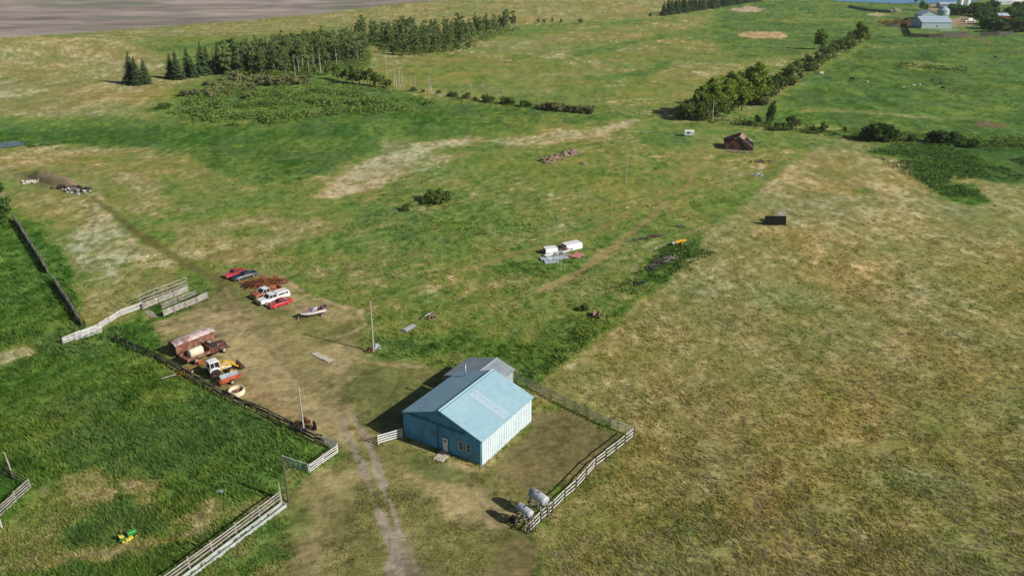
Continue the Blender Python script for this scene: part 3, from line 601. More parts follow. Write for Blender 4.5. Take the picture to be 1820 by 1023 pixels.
# ------------------------------------------------------------------ fences
def walk(P, step):
    """points spaced along a polyline of ground pixels, with corners kept"""
    W = [G(*p) if len(p) == 2 else Vector(p) for p in P]; out = []
    for a, b in zip(W[:-1], W[1:]):
        n = max(1, round((b - a).length / step))
        for k in range(n): out.append(a.lerp(b, k / n))
    out.append(W[-1]); return out
def fence(name, label, P, h, nr, step, mp, mr, bw=.15, pw=.15, jit=.03, side=1, low=.35, cat='fence', toph=None, post_h=.15, group=None):
    pts = walk(P, step); O = pts[0].copy(); root = empty(name, O, 0, label, cat, group)
    rnd = random.Random(len(label) + int(O.x)); tops = []
    for p in pts:
        q = p - O; t = q + Vector((rnd.gauss(0, jit), rnd.gauss(0, jit), h + post_h + rnd.uniform(-.05, .1)))
        m = MB(); m.tube(q - Vector((0, 0, .2)), t, pw / 2, pw / 2 * .85, 7); m.build('post', mp, root)
    for r in range(nr):
        z = low + (h - low) * (r / (nr - 1) if nr > 1 else 1); m = MB(); last = None
        for i in range(len(pts) - 1):
            a = pts[i] - O; b = pts[i + 1] - O; d = (b - a).normalized(); off = Vector((-d.y, d.x, 0)) * side * (pw / 2 + .03)
            za = z + rnd.gauss(0, jit); zb = z + rnd.gauss(0, jit)
            m.bar(a + off + Vector((0, 0, za)) - d * .04, b + off + Vector((0, 0, zb)) + d * .04, .045, bw)
        m.build('rail', mr, root)
    return root
fence('corral_fence', 'grey weathered rail fence running from behind the sheds to the white gate', [(918,679),(960,697),(1003,720),(1045,740),(1084,759)], 1.35, 4, 2.6, M['darkwood'], M['greywood'], side=-1, bw=.11)
fence('corral_fence', 'whitish rail fence running from the corral corner down to the fuel tanks', [(1127,777),(1095,803),(1059,831),(1024,871),(1004,888),(982,910),(962,927),(941,949)], 1.4, 3, 2.4, M['darkwood'], M['whitewood'], side=-1, bw=.13)
def pipe_gate(name, label, A, B, h, mt, bars=5, braces=2, low=.25, mt2=None):
    a = G(*A); b = G(*B); root = empty(name, a, 0, label, 'gate'); d = b - a; u = Vector((0, 0, 1)); L = d.length
    m = MB()
    for e in (Vector(), d): m.tube(e + u * low, e + u * h, .035, n=6)
    m.tube(u * h, d + u * h, .035, n=6); m.tube(u * low, d + u * low, .035, n=6)
    m.build('gate_frame', mt, root)
    for k in range(1, bars): m = MB(); z = low + (h - low) * k / bars; m.tube(u * z, d + u * z, .026, n=6); m.build('bar', mt, root)
    for k in range(1, braces + 1): m = MB(); e = d * (k / (braces + 1)); m.bar(e + u * low, e + u * h, .07, .03); m.build('brace', mt, root)
    return root
pipe_gate('pipe_gate', 'white pipe gate closing the far right corner of the corral', (1087,761), (1126,775), 1.4, M['white'], 4, 2)
pipe_gate('pipe_gate', 'white pipe gate standing open beside the dark left pasture corner', (503,825), (549,841), 1.4, M['white'], 4, 2)
pipe_gate('pipe_gate', 'white pipe gate leaning at the lower end of the long cattle chute', (136,606), (182,592), 1.4, M['white'], 6, 3)
fence('board_gate', 'short white board gate against the left corner of the blue shed', [(672.5,790.5),(715,778)], 1.35, 4, 3.6, M['whitewood'], M['white'], bw=.15, side=1, cat='gate', low=.3, jit=.0)
fence('pasture_fence', 'long dark tumbledown board fence beside the parked farm machinery', [(206,603),(215,613),(243,625),(276,639),(317,660),(346,679),(395,706),(436,725),(477,743),(518,764),(560,786),(574,792)], 1.3, 4, 2.6, M['darkwood'], M['darkwood'], bw=.20, jit=.10, side=1)
fence('pasture_fence', 'short grey rail fence above the white gate corner by the dirt tracks', [(576,791),(600,803)], 1.3, 4, 2.2, M['greywood'], M['whitewood'], side=1)
fence('pasture_fence', 'white three rail fence between the dirt tracks and the open pipe gate', [(600,806),(575,823),(551,840)], 1.3, 4, 2.0, M['whitewood'], M['whitewood'], side=1, bw=.13)
for pp in ((560,847),(592,812)):
    pass
fence('feed_fence', 'long weathered rail fence with a pale trough along its foot at the bottom edge', [(499,892),(462,920),(420,951),(378,982),(338,1012),(290,1047),(250,1077)], 1.55, 3, 3.0, M['greywood'], M['greywood'], bw=.17, pw=.22, side=1, low=.75)
fence('feed_fence', 'weathered rail fence corner at the left edge of the picture', [(54,868),(28,892),(0,918),(-30,945)], 1.4, 4, 2.6, M['greywood'], M['greywood'], side=1)
fence('pasture_fence', 'dark rail fence behind the left edge corner running up and out of view', [(53,866),(26,852),(-5,838),(-40,822)], 1.3, 3, 2.6, M['darkwood'], M['darkwood'], side=1)
fence('cattle_panel', 'pinkish white board panel standing at the far left edge near the corner fence', [(-14,948),(4,938)], 1.2, 5, 2.4, M['whitewood'], M['whitewood'], side=1, bw=.2)
m = MB(); a = G(24, 848); t = Vector((-1.1, 1.2, 2.9)); m.tube((0, 0, 0), t, .12, .05, 6); o = m.build('leaning_post', M['greywood']); o.location = a; tag(o, 'tall split grey post leaning above the left edge fence', 'post')
# trough along the feed fence
A = G(503, 897); B = G(255, 1083); d = (B - A); L = d.length; m = MB()
for y0, y1, z0, z1 in ((-.36, -.28, 0, .52), (.28, .36, 0, .42), (-.28, .28, 0, .14)): m.box(0, L, y0, y1, z0, z1)
for k in range(9): x = L * k / 8; m.box(x - .04, x + .04, -.27, .27, .141, .40)
o = m.build('feed_trough', M['bluecrete']); rz = math.atan2(d.y, d.x); nrm = Vector((-math.sin(rz), math.cos(rz), 0)); o.location = A + nrm * .25 + Vector((0, 0, .02)); o.rotation_euler = (0, 0, rz); tag(o, 'long pale trough lying along the foot of the bottom feed fence', 'trough')
# vertical board windbreaks
def windbreak(label, P, h, mt):
    pts = walk(P, .28); O = pts[0].copy(); root = empty('windbreak_fence', O, 0, label, 'windbreak'); rnd = random.Random(len(label)); m = MB()
    for i, (p, q) in enumerate(zip(pts[:-1], pts[1:])):
        a = p - O; b = q - O; dd = (b - a).normalized(); n = Vector((-dd.y, dd.x, 0)); hh = h * rnd.uniform(.82, 1.05); ln = n * rnd.gauss(0, .08); b2 = a.lerp(b, .86); V = []
        for z, sh in ((-.1, Vector()), (hh, ln)):
            for e in (a, b2):
                for s in (-.02, .02): V.append(e + n * s + sh + Vector((0, 0, z)))
        m.add(V, [(0,1,3,2),(4,6,7,5),(0,4,5,1),(2,3,7,6),(0,2,6,4),(1,5,7,3)])
    m.build('boards', mt, root)
    for i in range(0, len(pts), 10): m = MB(); q = pts[i] - O; m.tube(q, q + Vector((.1, .1, h * 1.1)), .09, n=6); m.build('post', M['darkwood'], root)
    for z in (.5, h * .8): m = MB(); m.bar(pts[0] - O + Vector((.06, .06, z)), pts[-1] - O + Vector((.06, .06, z)), .05, .14); m.build('rail', M['darkwood'], root)
windbreak('long dark board windbreak at the upper left, below the rubble mound', [(26,393),(48,428),(68,460),(86,488)], 1.9, M['greywood'])
windbreak('shorter dark board windbreak between the gap and the long white chute', [(96,503),(120,540),(148,583)], 1.9, M['greywood'])
# cattle chute
fence('chute_fence', 'long pale grey board chute fence climbing from the white gate to the cars', [(113,613),(146,600),(176,588),(215,563),(255,549)], 1.2, 4, 3.0, M['greywood'], M['whitewood'], bw=.17, side=1)
fence('chute_fence', 'near side of the loading chute with close set pale boards', [(255,552),(284,540),(310,530),(336,519)], 1.3, 5, 2.8, M['greywood'], M['greywood'], bw=.2, side=1)
fence('chute_fence', 'taller far side of the loading chute with open top rail', [(251,545),(276,535),(298,527),(334,513)], 2.3, 3, 3.4, M['greywood'], M['greywood'], bw=.15, side=1, low=.9)
fence('crowding_pen_fence', 'low greenish grey board fence inside the small pen behind the chute', [(288,550),(318,538),(351,525)], 1.0, 3, 3.0, M['darkwood'], M['greywood'], bw=.17, side=1)
fence('crowding_pen_fence', 'pale board fence on the near side of the small pen with tall end pole', [(292,564),(311,556),(332,548),(352,540),(370,531)], 1.3, 5, 2.4, M['greywood'], M['greywood'], bw=.2, side=1)
m = MB(); q = G(370, 531); m.tube((0, 0, 0), (0, 0, 2.8), .05, n=6); m.bar((0, 0, 2.75), G(348, 540) - q + Vector((0, 0, 2.5)), .04); o = m.build('frame_pole', M['darkwood']); o.location = q; tag(o, 'thin tall dark pole and cross rail at the end of the small pen', 'pole')
m = MB(); A = G(262, 553); B = G(273, 565); d = B - A
for k in range(7): q = d * (k / 6); m.bar(q + Vector((-.5, -.1, .12 + .02 * k)), q + Vector((.5, .3, .12 + .02 * k)), .28, .05)
m.bar((-.4, 0, .05), d + Vector((-.4, 0, .05)), .1); m.bar((.4, .2, .05), d + Vector((.4, .2, .05)), .1); o = m.build('loading_ramp', M['greywood']); o.location = A; tag(o, 'small grey plank ramp lying below the loading chute', 'ramp')
# ------------------------------------------------------------------ poles
def pole(label, base, h, r, mt, lean=(0, 0), cross=False, name='utility_pole'):
    q = G(*base); root = empty(name, q, 0, label, 'pole'); t = Vector((lean[0], lean[1], h)); m = MB(); m.tube((0, 0, -.3), t, r, r * .65, 10); m.build('shaft', mt, root)
    if cross: m = MB(); m.bar(t + Vector((-.8, 0, -.5)), t + Vector((.8, 0, -.5)), .1); m.build('crossarm', mt, root)
    m = MB(); m.lathe([(.05, 0), (.07, .06), (.04, .16)], 6, c=(t.x + (0 if not cross else .6), t.y + r, t.z - .12)); m.build('insulator', M['galvw'], root)
    return root
pole('tall pale wooden pole with scrap heaped at its foot near the yard centre', (664,625), 8.9, .16, M['pole'], (.1, 0))
pole('pale wooden pole standing on the dark fence by the small old tractor', (541,771), 7.2, .14, M['pole'])
pole('dark wooden pole beside the end of the bottom feed fence', (513,892), 6.5, .13, M['darkpole'])
pole('lone thin pale pole in the middle pasture left of the lean to', (1113,328), 7.0, .14, M['pole'], (-.2, 0))
pole('whitish pole in front of the big cottonwood trees', (1266,218), 8.4, .17, M['pole'], (-.2, 0))
pole('pale pole against the hedge of shrubs running up the right', (1406,149), 8.6, .17, M['pole'], (-.1, 0))
m = MB(); m.tube((0, 0, 0), (-.1, 0, 1.9), .06, n=6); o = m.build('fence_post', M['pole']); o.location = G(1074, 571); tag(o, 'single short pale post beside the small brown wagon', 'post')
m = MB(); m.tube((0, 0, 0), (-.15, .1, 2.6), .07, n=6); o = m.build('fence_post', M['pole']); o.location = G(501, 890); tag(o, 'thin pale post rising at the top end of the feed fence', 'post')
#@@OBJECTS
# ------------------------------------------------------------------ vehicles
def head(F, Rr):
    a = G(*F); b = G(*Rr); c = (a + b) / 2; return c, math.atan2(a.y - b.y, a.x - b.x), (a - b).length
def wheel(root, x, y, r, w=.2, rim='rim', z=None):
    z = r if z is None else z
    t = MB().lathe([(r * .82, -w / 2), (r, -w * .36), (r, w * .36), (r * .82, w / 2)], 18, 'y', (x, y, z)).build('wheel', M['tyre'], root, True)
    s = 1 if y > 0 else -1
    MB().lathe([(r * .60, -w * .52), (r * .5, -w * .56), (r * .16, -w * .50), (r * .16, w * .50), (r * .5, w * .56), (r * .60, w * .52)], 14, 'y', (x, y, z)).build('rim', M[rim], t, True)
def cabin(root, x0, x1, x2, x3, hw, zb, zt, glass, roof, pillar, tw=.8):
    """greenhouse: x0 base front, x1 roof front, x2 roof rear, x3 base rear"""
    m = MB(); w2 = hw * tw; V = [(x0, -hw, zb), (x0, hw, zb), (x3, hw, zb), (x3, -hw, zb), (x1, -w2, zt), (x1, w2, zt), (x2, w2, zt), (x2, -w2, zt)]
    m.add(V, [(0,1,2,3),(4,7,6,5),(0,4,5,1),(1,5,6,2),(2,6,7,3),(3,7,4,0)]); m.build('windows', M[glass], root)
    m = MB(); m.loft([(x1 + .05, w2 - .02, zt - .02, zt + .03, .06), ((x1 + x2) / 2, w2 + .02, zt - .02, zt + .065, .1), (x2 - .05, w2 - .02, zt - .02, zt + .03, .06)]); m.build('roof', M[roof], root, False)
    m = MB()
    for s in (-1, 1):
        for a, b in ((x0, x1), (x3, x2), ((x0 + x3) / 2 - .05, (x1 + x2) / 2 - .05)): m.bar((a, s * hw * 1.0, zb), (b, s * (w2 + .005), zt), .085, .06)
    m.build('pillars', M[pillar], root)
def car(name, label, F, Rr, L, W, paint, hood, prof, cab, wr=.31, cat='car', rim='rim', top=None, off=(0, 0), turn=0):
    c, rz, _ = head(F, Rr); root = empty(name, c + Vector((off[0], off[1], 0)), rz + turn, label, cat)
    k = L / 4.4; b = MB().loft([(x * k, hw * W / 1.7, z0, z1, s) for x, hw, z0, z1, s in prof]).build('body', M[paint], root, False, .02)
    for s in (-1, 1):
        wheel(root, 1.35 * k, s * (W / 2 - .12), wr, rim=rim); wheel(root, -1.30 * k, s * (W / 2 - .12), wr, rim=rim)
        m = MB(); m.box(2.06 * k, 2.21 * k, s * .55 - .16, s * .55 + .16, .50, .64); m.build('headlight', M['chrome'], root)
        m = MB(); m.box(-2.21 * k, -2.12 * k, s * .58 - .17, s * .58 + .17, .55, .68); m.build('tail_light', M['red'], root)
    m = MB(); m.box(2.12 * k, 2.24 * k, -W * .46, W * .46, .30, .44); m.build('bumper', M['chrome' if paint == 'navy' else hood], root)
    m = MB(); m.box(-2.24 * k, -2.12 * k, -W * .46, W * .46, .32, .46); m.build('bumper', M['chrome' if paint == 'navy' else hood], root)
    if hood != paint: m = MB(); m.loft([(.75 * k, .70, .80, .865, .1), (1.5 * k, .70, .76, .83, .1), (2.05 * k, .64, .66, .73, .1)]); m.build('hood', M[hood], root)
    cabin(root, *[q * k for q in cab[:4]], cab[4] * W / 1.7, cab[5], cab[6], 'glass', top or paint, paint)
    return root
SPORT = [(-2.2, .74, .36, .72, .1), (-2.05, .82, .26, .84, .14), (-1.2, .85, .22, .86, .14), (0, .85, .20, .84, .12), (.9, .85, .22, .82, .12), (1.7, .84, .24, .74, .14), (2.12, .76, .28, .62, .12), (2.2, .66, .34, .56, .1)]
car('parked_car', 'small faded red coupe with dark windows, upper left of the parked row', (401,495), (433,484), 4.3, 1.75, 'redp', 'redfade', SPORT, (.85, .15, -.75, -1.6, .72, .83, 1.22), cat='car')
CLASSIC = [(-2.2, .78, .40, .74, .08), (-2.1, .84, .30, .80, .1), (-1.2, .86, .26, .84, .1), (0, .86, .24, .84, .1), (.9, .86, .25, .84, .1), (1.8, .85, .28, .80, .1), (2.15, .80, .30, .76, .08), (2.2, .78, .36, .70, .08)]
o = car('parked_car', 'long dark blue classic car with pale side trim beside the faded red coupe', (416,499), (454,488), 4.9, 1.85, 'navy', 'navy', CLASSIC, (.55, .1, -.7, -1.25, .74, .84, 1.24), top='navy')
for s in (-1, 1): m = MB(); m.box(-2.3, 2.3, s * .955 - .02, s * .955 + .02, .50, .60); m.build('side_trim', M['chrome'], o)
car('parked_car', 'bright red coupe parked nearest the camera in the vehicle row', (481,548), (515,537), 4.3, 1.7, 'redp', 'redfade', SPORT, (.85, .15, -.75, -1.6, .72, .83, 1.22))
def pickup(name, label, F, Rr, L, W, paint, roofp, bedlen, double, cap, rim='rim', stripe=None, turn=0, hgt_=1):
    c, rz, _ = head(F, Rr); root = empty(name, c, rz + turn, label, 'pickup truck'); h = L / 2; hw = W / 2
    b0 = -h + bedlen
    MB().loft([(b0, hw, .42, 1.05, .08), (b0 + .3, hw, .40, 1.08, .08), (h - 1.5, hw, .40, 1.08, .1), (h - .3, hw * .98, .42, 1.04, .12), (h - .05, hw * .96, .45, .98, .12), (h, hw * .92, .5, .92, .1)]).build('body', M[paint], root, False, .02)
    m = MB(); m.box(-h, b0 - .004, -hw, -hw + .09, .5, 1.05); m.box(-h, b0 - .004, hw - .09, hw, .5, 1.05); m.box(-h, -h + .07, -hw + .091, hw - .091, .5, 1.04); m.box(-h + .071, b0 - .004, -hw + .091, hw - .091, .48, .56); bd = m.build('bed', M[stripe or paint], root)
    x0 = h - 1.35; x3 = b0 + .02
    cabin(root, x0, x0 - .55, x3 + .14, x3, hw * .92, 1.06, 1.62 * hgt_, 'glass', roofp, roofp, .86)
    if cap:
        m = MB(); z = 1.06; V = [(-h + .02, -hw * .96, z), (-h + .02, hw * .96, z), (b0 - .06, hw * .96, z), (b0 - .06, -hw * .96, z), (-h + .12, -hw * .82, 1.6), (-h + .12, hw * .82, 1.6), (b0 - .1, hw * .82, 1.62), (b0 - .1, -hw * .82, 1.62)]
        m.add(V, [(0,1,2,3),(4,7,6,5),(0,4,5,1),(1,5,6,2),(2,6,7,3),(3,7,4,0)]); cp = m.build('canopy', M[paint], root, bevel=.05)
        for s in (-1, 1):
            for xa, xb in ((-h + .35, -h + .95), (-h + 1.05, b0 - .3)):
                m = MB(); y0 = s * hw * .945; y1 = s * hw * .87; m.add([(xa, y0 + s * .006, 1.16), (xb, y0 + s * .006, 1.16), (xb, y1 + s * .006, 1.46), (xa, y1 + s * .006, 1.46)], [(0,1,2,3)]); m.build('canopy_window', M['glass'], cp)
    for s in (-1, 1):
        wheel(root, h - .95, s * (hw - .11), .37, .24, rim); wheel(root, -h + 1.15, s * (hw - .11), .37, .24, rim)
        m = MB(); m.box(h - .03, h + .02, s * .62 - .15, s * .62 + .15, .68, .84); m.build('headlight', M['chrome'], root)
    m = MB(); m.box(h - .02, h + .015, -.42, .42, .62, .86); m.build('grille', M['darkmetal'], root)
    m = MB(); m.box(h + .02, h + .12, -hw * .95, hw * .95, .42, .56); m.build('bumper', M['chrome'], root)
    m = MB(); m.box(-h - .1, -h - .004, -hw * .95, hw * .95, .42, .56); m.build('bumper', M['chrome'], root)
    return root
pickup('pickup_truck', 'rusty orange pickup with white cab roof behind the white pickup', (450,533), (499,516), 5.6, 1.95, 'copper', 'whitep', 2.5, False, False, stripe='copper')
pickup('pickup_truck', 'white pickup with long windowed white canopy in the middle of the row', (463,542), (510,527), 5.8, 2.0, 'whitep', 'whitep', 2.6, True, True)
# boat on its trailer
c, rz, _ = head((537, 567), (577, 557)); bt = empty('boat', c + Vector((0, 0, .48)), rz, 'white motorboat with faded maroon deck resting on a trailer', 'boat')
m = MB(); st = [(-2.1, .92, 0), (-1.0, .95, 0), (.3, .90, .02), (1.2, .70, .10), (1.8, .42, .25), (2.25, .06, .42)]; V = []
for x, hw, kz in st: V += [(x, -hw, .78 + kz * .2), (x, -hw * .86, .30 + kz * .5), (x, 0, .02 + kz), (x, hw * .86, .30 + kz * .5), (x, hw, .78 + kz * .2)]
F = [(k*5+i, k*5+i+1, (k+1)*5+i+1, (k+1)*5+i) for k in range(5) for i in range(4)] + [(0,1,2,3,4)]
m.add(V, F); m.build('hull', M['whitep'], bt, False)
m = MB(); V = []
for x, hw, kz in st[2:]: V += [(x, -hw * .99, .80 + kz * .2), (x, hw * .99, .80 + kz * .2)]
m.add(V, [(0,1,3,2),(2,3,5,4),(4,5,7,6)]); m.add([(-2.1,-.92,.80),(-2.1,.92,.80),(-1.75,.93,.80),(-1.75,-.93,.80)], [(0,1,2,3)]); m.build('deck', M['hullpink'], bt)
for s in (-1, 1): m = MB(); m.box(-1.75, .3, s * .86 - .07, s * .86 + .07, .74, .82); m.build('gunwale', M['hullpink'], bt)
m = MB(); m.add([(-1.75,-.8,.35),(.3,-.8,.35),(.3,.8,.35),(-1.75,.8,.35)], [(0,1,2,3)]); m.build('cockpit_floor', M['navy'], bt)
for s in (-1, 1):
    for x in (-.15, -1.3): m = MB(); m.box(x - .3, x + .25, s * .4 - .22, s * .4 + .22, .36, .64); m.box(x - .35, x - .25, s * .4 - .22, s * .4 + .22, .641, .98); m.build('seat', M['whitep' if x > -1 else 'maroon'], bt)
m = MB()
for y0, y1 in ((-.8, -.05), (.05, .8)): m.add([(.55, y0, .80), (.55, y1, .80), (.2, y1 * .9, 1.18), (.2, y0 * .9, 1.18)], [(0,1,2,3)])
m.build('windshield', M['galvw'], bt)
m = MB(); m.loft([(-2.55, .16, .55, 1.12, .08), (-2.3, .2, .55, 1.25, .08), (-2.08, .16, .6, 1.2, .08)]); m.box(-2.4, -2.25, -.07, .07, -.15, .56); m.build('outboard_motor', M['darkmetal'], bt, bevel=.03)
tr = empty('boat_trailer', c, rz, 'low trailer with pale wheels carrying the white motorboat', 'trailer')
m = MB()
for s in (-1, 1): m.bar((-1.9, s * .55, .42), (1.3, s * .5, .42), .09); m.bar((1.3, s * .5, .42), (2.7, 0, .42), .09)
m.bar((-1.2, -.95, .33), (-1.2, .95, .33), .08); m.bar((2.5, 0, .42), (3.1, 0, .44), .09); m.build('frame', M['darkmetal'], tr)
for s in (-1, 1): wheel(tr, -1.2, s * .95, .27, .16)
m = MB(); m.tube((2.75, .12, .1), (2.75, .12, .75), .04, n=6); m.lathe([(.11, -.04), (.11, .04)], 10, 'y', (2.75, .12, .11)); m.build('jack', M['rim'], tr)
# maroon farm truck with a cream tank on the open box
c, rz, _ = head((398.5, 629), (341, 653)); gt = empty('farm_truck', G(368, 633.5), rz, 'old maroon farm truck with open wooden flat box behind its cab', 'truck')
MB().loft([(1.75, .58, .75, 1.62, .2), (1.9, .62, .72, 1.68, .25), (2.6, .60, .72, 1.64, .3), (3.15, .54, .74, 1.56, .3), (3.32, .45, .78, 1.45, .25)]).build('hood', M['maroon'], gt, True)
for s in (-1, 1):
    MB().loft([(1.85, .19, .55, .98, .1), (2.2, .2, .6, 1.12, .14), (2.75, .2, .72, 1.18, .15), (3.2, .19, .62, 1.05, .14), (3.42, .14, .5, .85, .1)]).build('fender', M['maroon'], gt, True, loc=(0, s * .82, 0))
    m = MB(); m.lathe([(.05, -.06), (.13, .03), (.12, .07)], 10, 'x', (3.38, s * .66, 1.12)); m.build('headlight', M['rim'], gt)
    wheel(gt, 2.68, s * .86, .46, .24); wheel(gt, -1.75, s * .82, .48, .42)
    m = MB(); m.box(.55, 1.8, s * .84 - .14, s * .84 + .14, .42, .55); m.build('running_board', M['darkmetal'], gt)
m = MB(); m.box(3.33, 3.38, -.42, .42, .72, 1.35); m.build('grille', M['darkmetal'], gt)
m = MB(); m.box(3.48, 3.58, -.95, .95, .45, .62); m.build('bumper', M['darkmetal'], gt)
MB().loft([(.55, .90, .62, 1.45, .05), (.7, .92, .60, 1.48, .05), (1.7, .90, .60, 1.50, .1), (1.85, .84, .62, 1.48, .15)]).build('cab', M['maroon'], gt)
cabin(gt, 1.68, 1.45, .68, .58, .86, 1.46, 2.08, 'glass', 'maroon', 'maroon', .88)
m = MB(); m.box(.85, 1.3, -.4, .4, 2.16, 2.19); m.build('roof_patch', M['rim'], gt)
m = MB(); m.box(-3.0, .5, -.3, -.18, .6, .82); m.box(-3.0, .5, .18, .3, .6, .82); m.build('chassis', M['darkmetal'], gt)
m = MB(); m.box(-3.15, .42, -1.15, 1.15, .95, 1.05); bx = m.build('box_floor', M['boxwood'], gt)
for s in (-1, 1):
    m = MB(); m.box(-3.15, .42, s * 1.15 - .04, s * 1.15 + .04, 1.051, 1.40); m.build('box_side', M['boxwood'], gt)
m = MB(); m.box(.36, .44, -1.1, 1.1, 1.051, 2.05); m.build('headboard', M['boxwood'], gt); m = MB(); m.box(-3.19, -3.11, -1.1, 1.1, 1.051, 1.28); m.build('tailgate', M['boxwood'], gt)
tk = MB(); tk.loft([(-1.35, .50, 0, 1.12, .34), (-1.28, .62, -.02, 1.22, .42), (1.0, .62, -.02, 1.22, .42), (1.08, .50, 0, 1.12, .34)]); tk.lathe([(.2, 0), (.2, .1), (.05, .12)], 10, c=(0, 0, 1.21)); o = tk.build('liquid_tank', M['cream'], None, True); o.location = gt.location + Vector((-1.15 * math.cos(rz) + .2 * math.sin(rz), -1.15 * math.sin(rz) - .2 * math.cos(rz), 1.08)); o.rotation_euler = (0, 0, rz); tag(o, 'cream plastic tank sitting in the box of the maroon farm truck', 'tank')
o.scale = (.82, .85, .82)
gt.scale = (1.1,) * 3; gt.location = G(364, 635); o.scale = (.92, .95, .92); o.location = gt.location + Vector((-1.2 * math.cos(rz), -1.2 * math.sin(rz), 1.18))
# rust streaked arched-roof grain wagon behind it
w0 = G(317, 643); c2 = G(350, 618); rz2 = rz; gw = empty('grain_wagon', G(344, 620), rz2 + R(1), 'long red brown grain wagon with rust streaked arched roof, parked behind the maroon truck', 'wagon')
L2, W2, HB, HT = 3.4, 1.0, .8, 2.2
for s in (-1, 1):
    m = MB()
    for k in range(5): z = HB + k * (HT - HB) / 5; m.box(-L2, L2, s * W2 - .03 - (k % 2) * .006, s * W2 + .03 + (k % 2) * .006, z, z + (HT - HB) / 5 - .004)
    m.build('side_wall', M['boxwood'], gw)
for x in (-L2, L2):
    m = MB(); V = [(x, -W2 + .03, HB), (x, W2 - .03, HB)] + [(x, (W2 - .03) * math.cos(t), HT + .38 * math.sin(t)) for t in np.linspace(0, math.pi, 9)]; V2 = [(v[0] + .05, v[1], v[2]) for v in V]; n = len(V)
    m.add(V + V2, [tuple(range(n)), tuple(range(n, 2 * n))[::-1]] + [(i, (i + 1) % n, n + (i + 1) % n, n + i) for i in range(n)]); m.build('end_wall', M['maroon'], gw)
m = MB(); V = []; A_ = np.linspace(-.05, math.pi + .05, 13)
for x in (-L2 - .12, L2 + .14):
    for r_ in (0, .04): V += [(x, (W2 + .1 + r_) * math.cos(t), HT + .02 + (.42 + r_) * math.sin(t)) for t in A_]
n = 13; F = [(i, i + 1, 2*n + i + 1, 2*n + i) for i in range(n - 1)] + [(n + i, n + i + 1, 3*n + i + 1, 3*n + i) for i in range(n - 1)] + [(i, i + 1, n + i + 1, n + i) for i in range(n - 1)] + [(2*n+i, 2*n+i+1, 3*n+i+1, 3*n+i) for i in range(n - 1)] + [(0, n, 3*n, 2*n), (n-1, 2*n-1, 4*n-1, 3*n-1)]
m.add(V, F); m.build('roof', M['rustroof'], gw, True)
m = MB(); m.box(-L2, L2, -.4, -.28, .6, .849); m.box(-L2, L2, .28, .4, .6, .849); m.bar((L2, 0, .7), (L2 + 1.5, 0, .5), .12); m.build('chassis', M['darkmetal'], gw)
for x in (-2.6, 2.4):
    for s in (-1, 1): wheel(gw, x, s * 1.05, .42, .25)
# low flat trailer with bits of rusty iron between truck and tractor
c, rz3, _ = head((372, 645), (318, 659)); ft = empty('implement', G(345, 657), rz + R(4), 'low rusty drag implement with long pole beside the maroon truck', 'implement')
m = MB(); m.bar((-3.0, -.3, .45), (2.2, -.3, .5), .10); m.bar((-3.0, .5, .5), (2.4, .5, .5), .10); m.bar((-.8, -.8, .4), (-.8, .9, .4), .12); m.bar((1.2, -.8, .4), (1.2, .9, .4), .12); m.build('frame', M['rust'], ft)
m = MB(); m.bar((-3.0, .1, .6), (-5.2, .2, .9), .12); m.build('drawbar', M['greywood'], ft)
for s in (-1, 1): wheel(ft, -.8, s * .8, .35, .16)
m = MB(); m.lathe([(.3, -.1), (.36, 0), (.3, .1)], 12, 'y', (1.3, .2, .75)); m.bar((1.3, .2, .5), (1.9, .2, 1.15), .1); m.build('gear_drum', M['orange'], ft)
# tractor with white cab and yellow loader
c, rz, _ = head((428, 652), (372, 669)); tt = empty('loader_tractor', G(386, 666), rz + R(2), 'tractor with white cab and yellow front loader beside the dark fence', 'tractor')
for s in (-1, 1):
    wheel(tt, -.55, s * .95, .82, .45, 'darkmetal'); wheel(tt, 1.95, s * .75, .45, .28, 'yellow')
    MB().loft([(-1.25, .24, 1.15, 1.45, .08), (-.9, .26, 1.55, 1.72, .1), (-.2, .26, 1.58, 1.74, .1), (.2, .24, 1.3, 1.6, .1)]).build('mudguard', M['white'], tt, loc=(0, s * .9, 0))
MB().loft([(.35, .36, .85, 1.55, .1), (.6, .38, .8, 1.6, .12), (1.9, .36, .8, 1.55, .14), (2.3, .32, .85, 1.45, .12)]).build('hood', M['cream'], tt)
m = MB(); m.box(-1.2, 2.0, -.22, .22, .55, .849); m.bar((1.95, -.7, .5), (1.95, .7, .5), .12); m.bar((-.55, -.9, .82), (-.55, .9, .82), .16); m.build('chassis', M['darkmetal'], tt)
m = MB(); m.box(-1.05, .4, -.72, .72, 1.0, 1.5); m.build('cab_base', M['white'], tt)
cabin(tt, .42, .30, -1.0, -1.08, .74, 1.5, 2.5, 'glass', 'white', 'white', .93)
m = MB(); m.loft([(.38, .72, 2.50, 2.60, .1), (-.3, .76, 2.50, 2.68, .14), (-1.08, .72, 2.50, 2.60, .1)]); m.build('cab_roof', M['white'], tt, bevel=.02)
m = MB(); m.tube((1.2, .3, 1.55), (1.2, .3, 2.35), .05, n=8); m.build('exhaust_stack', M['darkmetal'], tt)
for s in (-1, 1):
    m = MB(); m.bar((.55, s * .58, .7), (.55, s * .58, 1.9), .16); m.bar((.55, s * .58, 1.85), (2.2, s * .58, 1.5), .13, .2); m.bar((2.2, s * .58, 1.5), (3.35, s * .58, .55), .13, .2); m.bar((.6, s * .58, .95), (2.0, s * .58, 1.45), .08); m.build('loader_arm', M['yellow'], tt)
m = MB(); m.bar((2.2, -.58, 1.45), (2.2, .58, 1.45), .11); m.build('cross_tube', M['yellow'], tt)
m = MB(); V = []
for y in (-.9, .9): V += [(3.3, y, .95), (3.35, y, .3), (3.55, y, .12), (4.15, y, .14), (3.75, y, .98)]
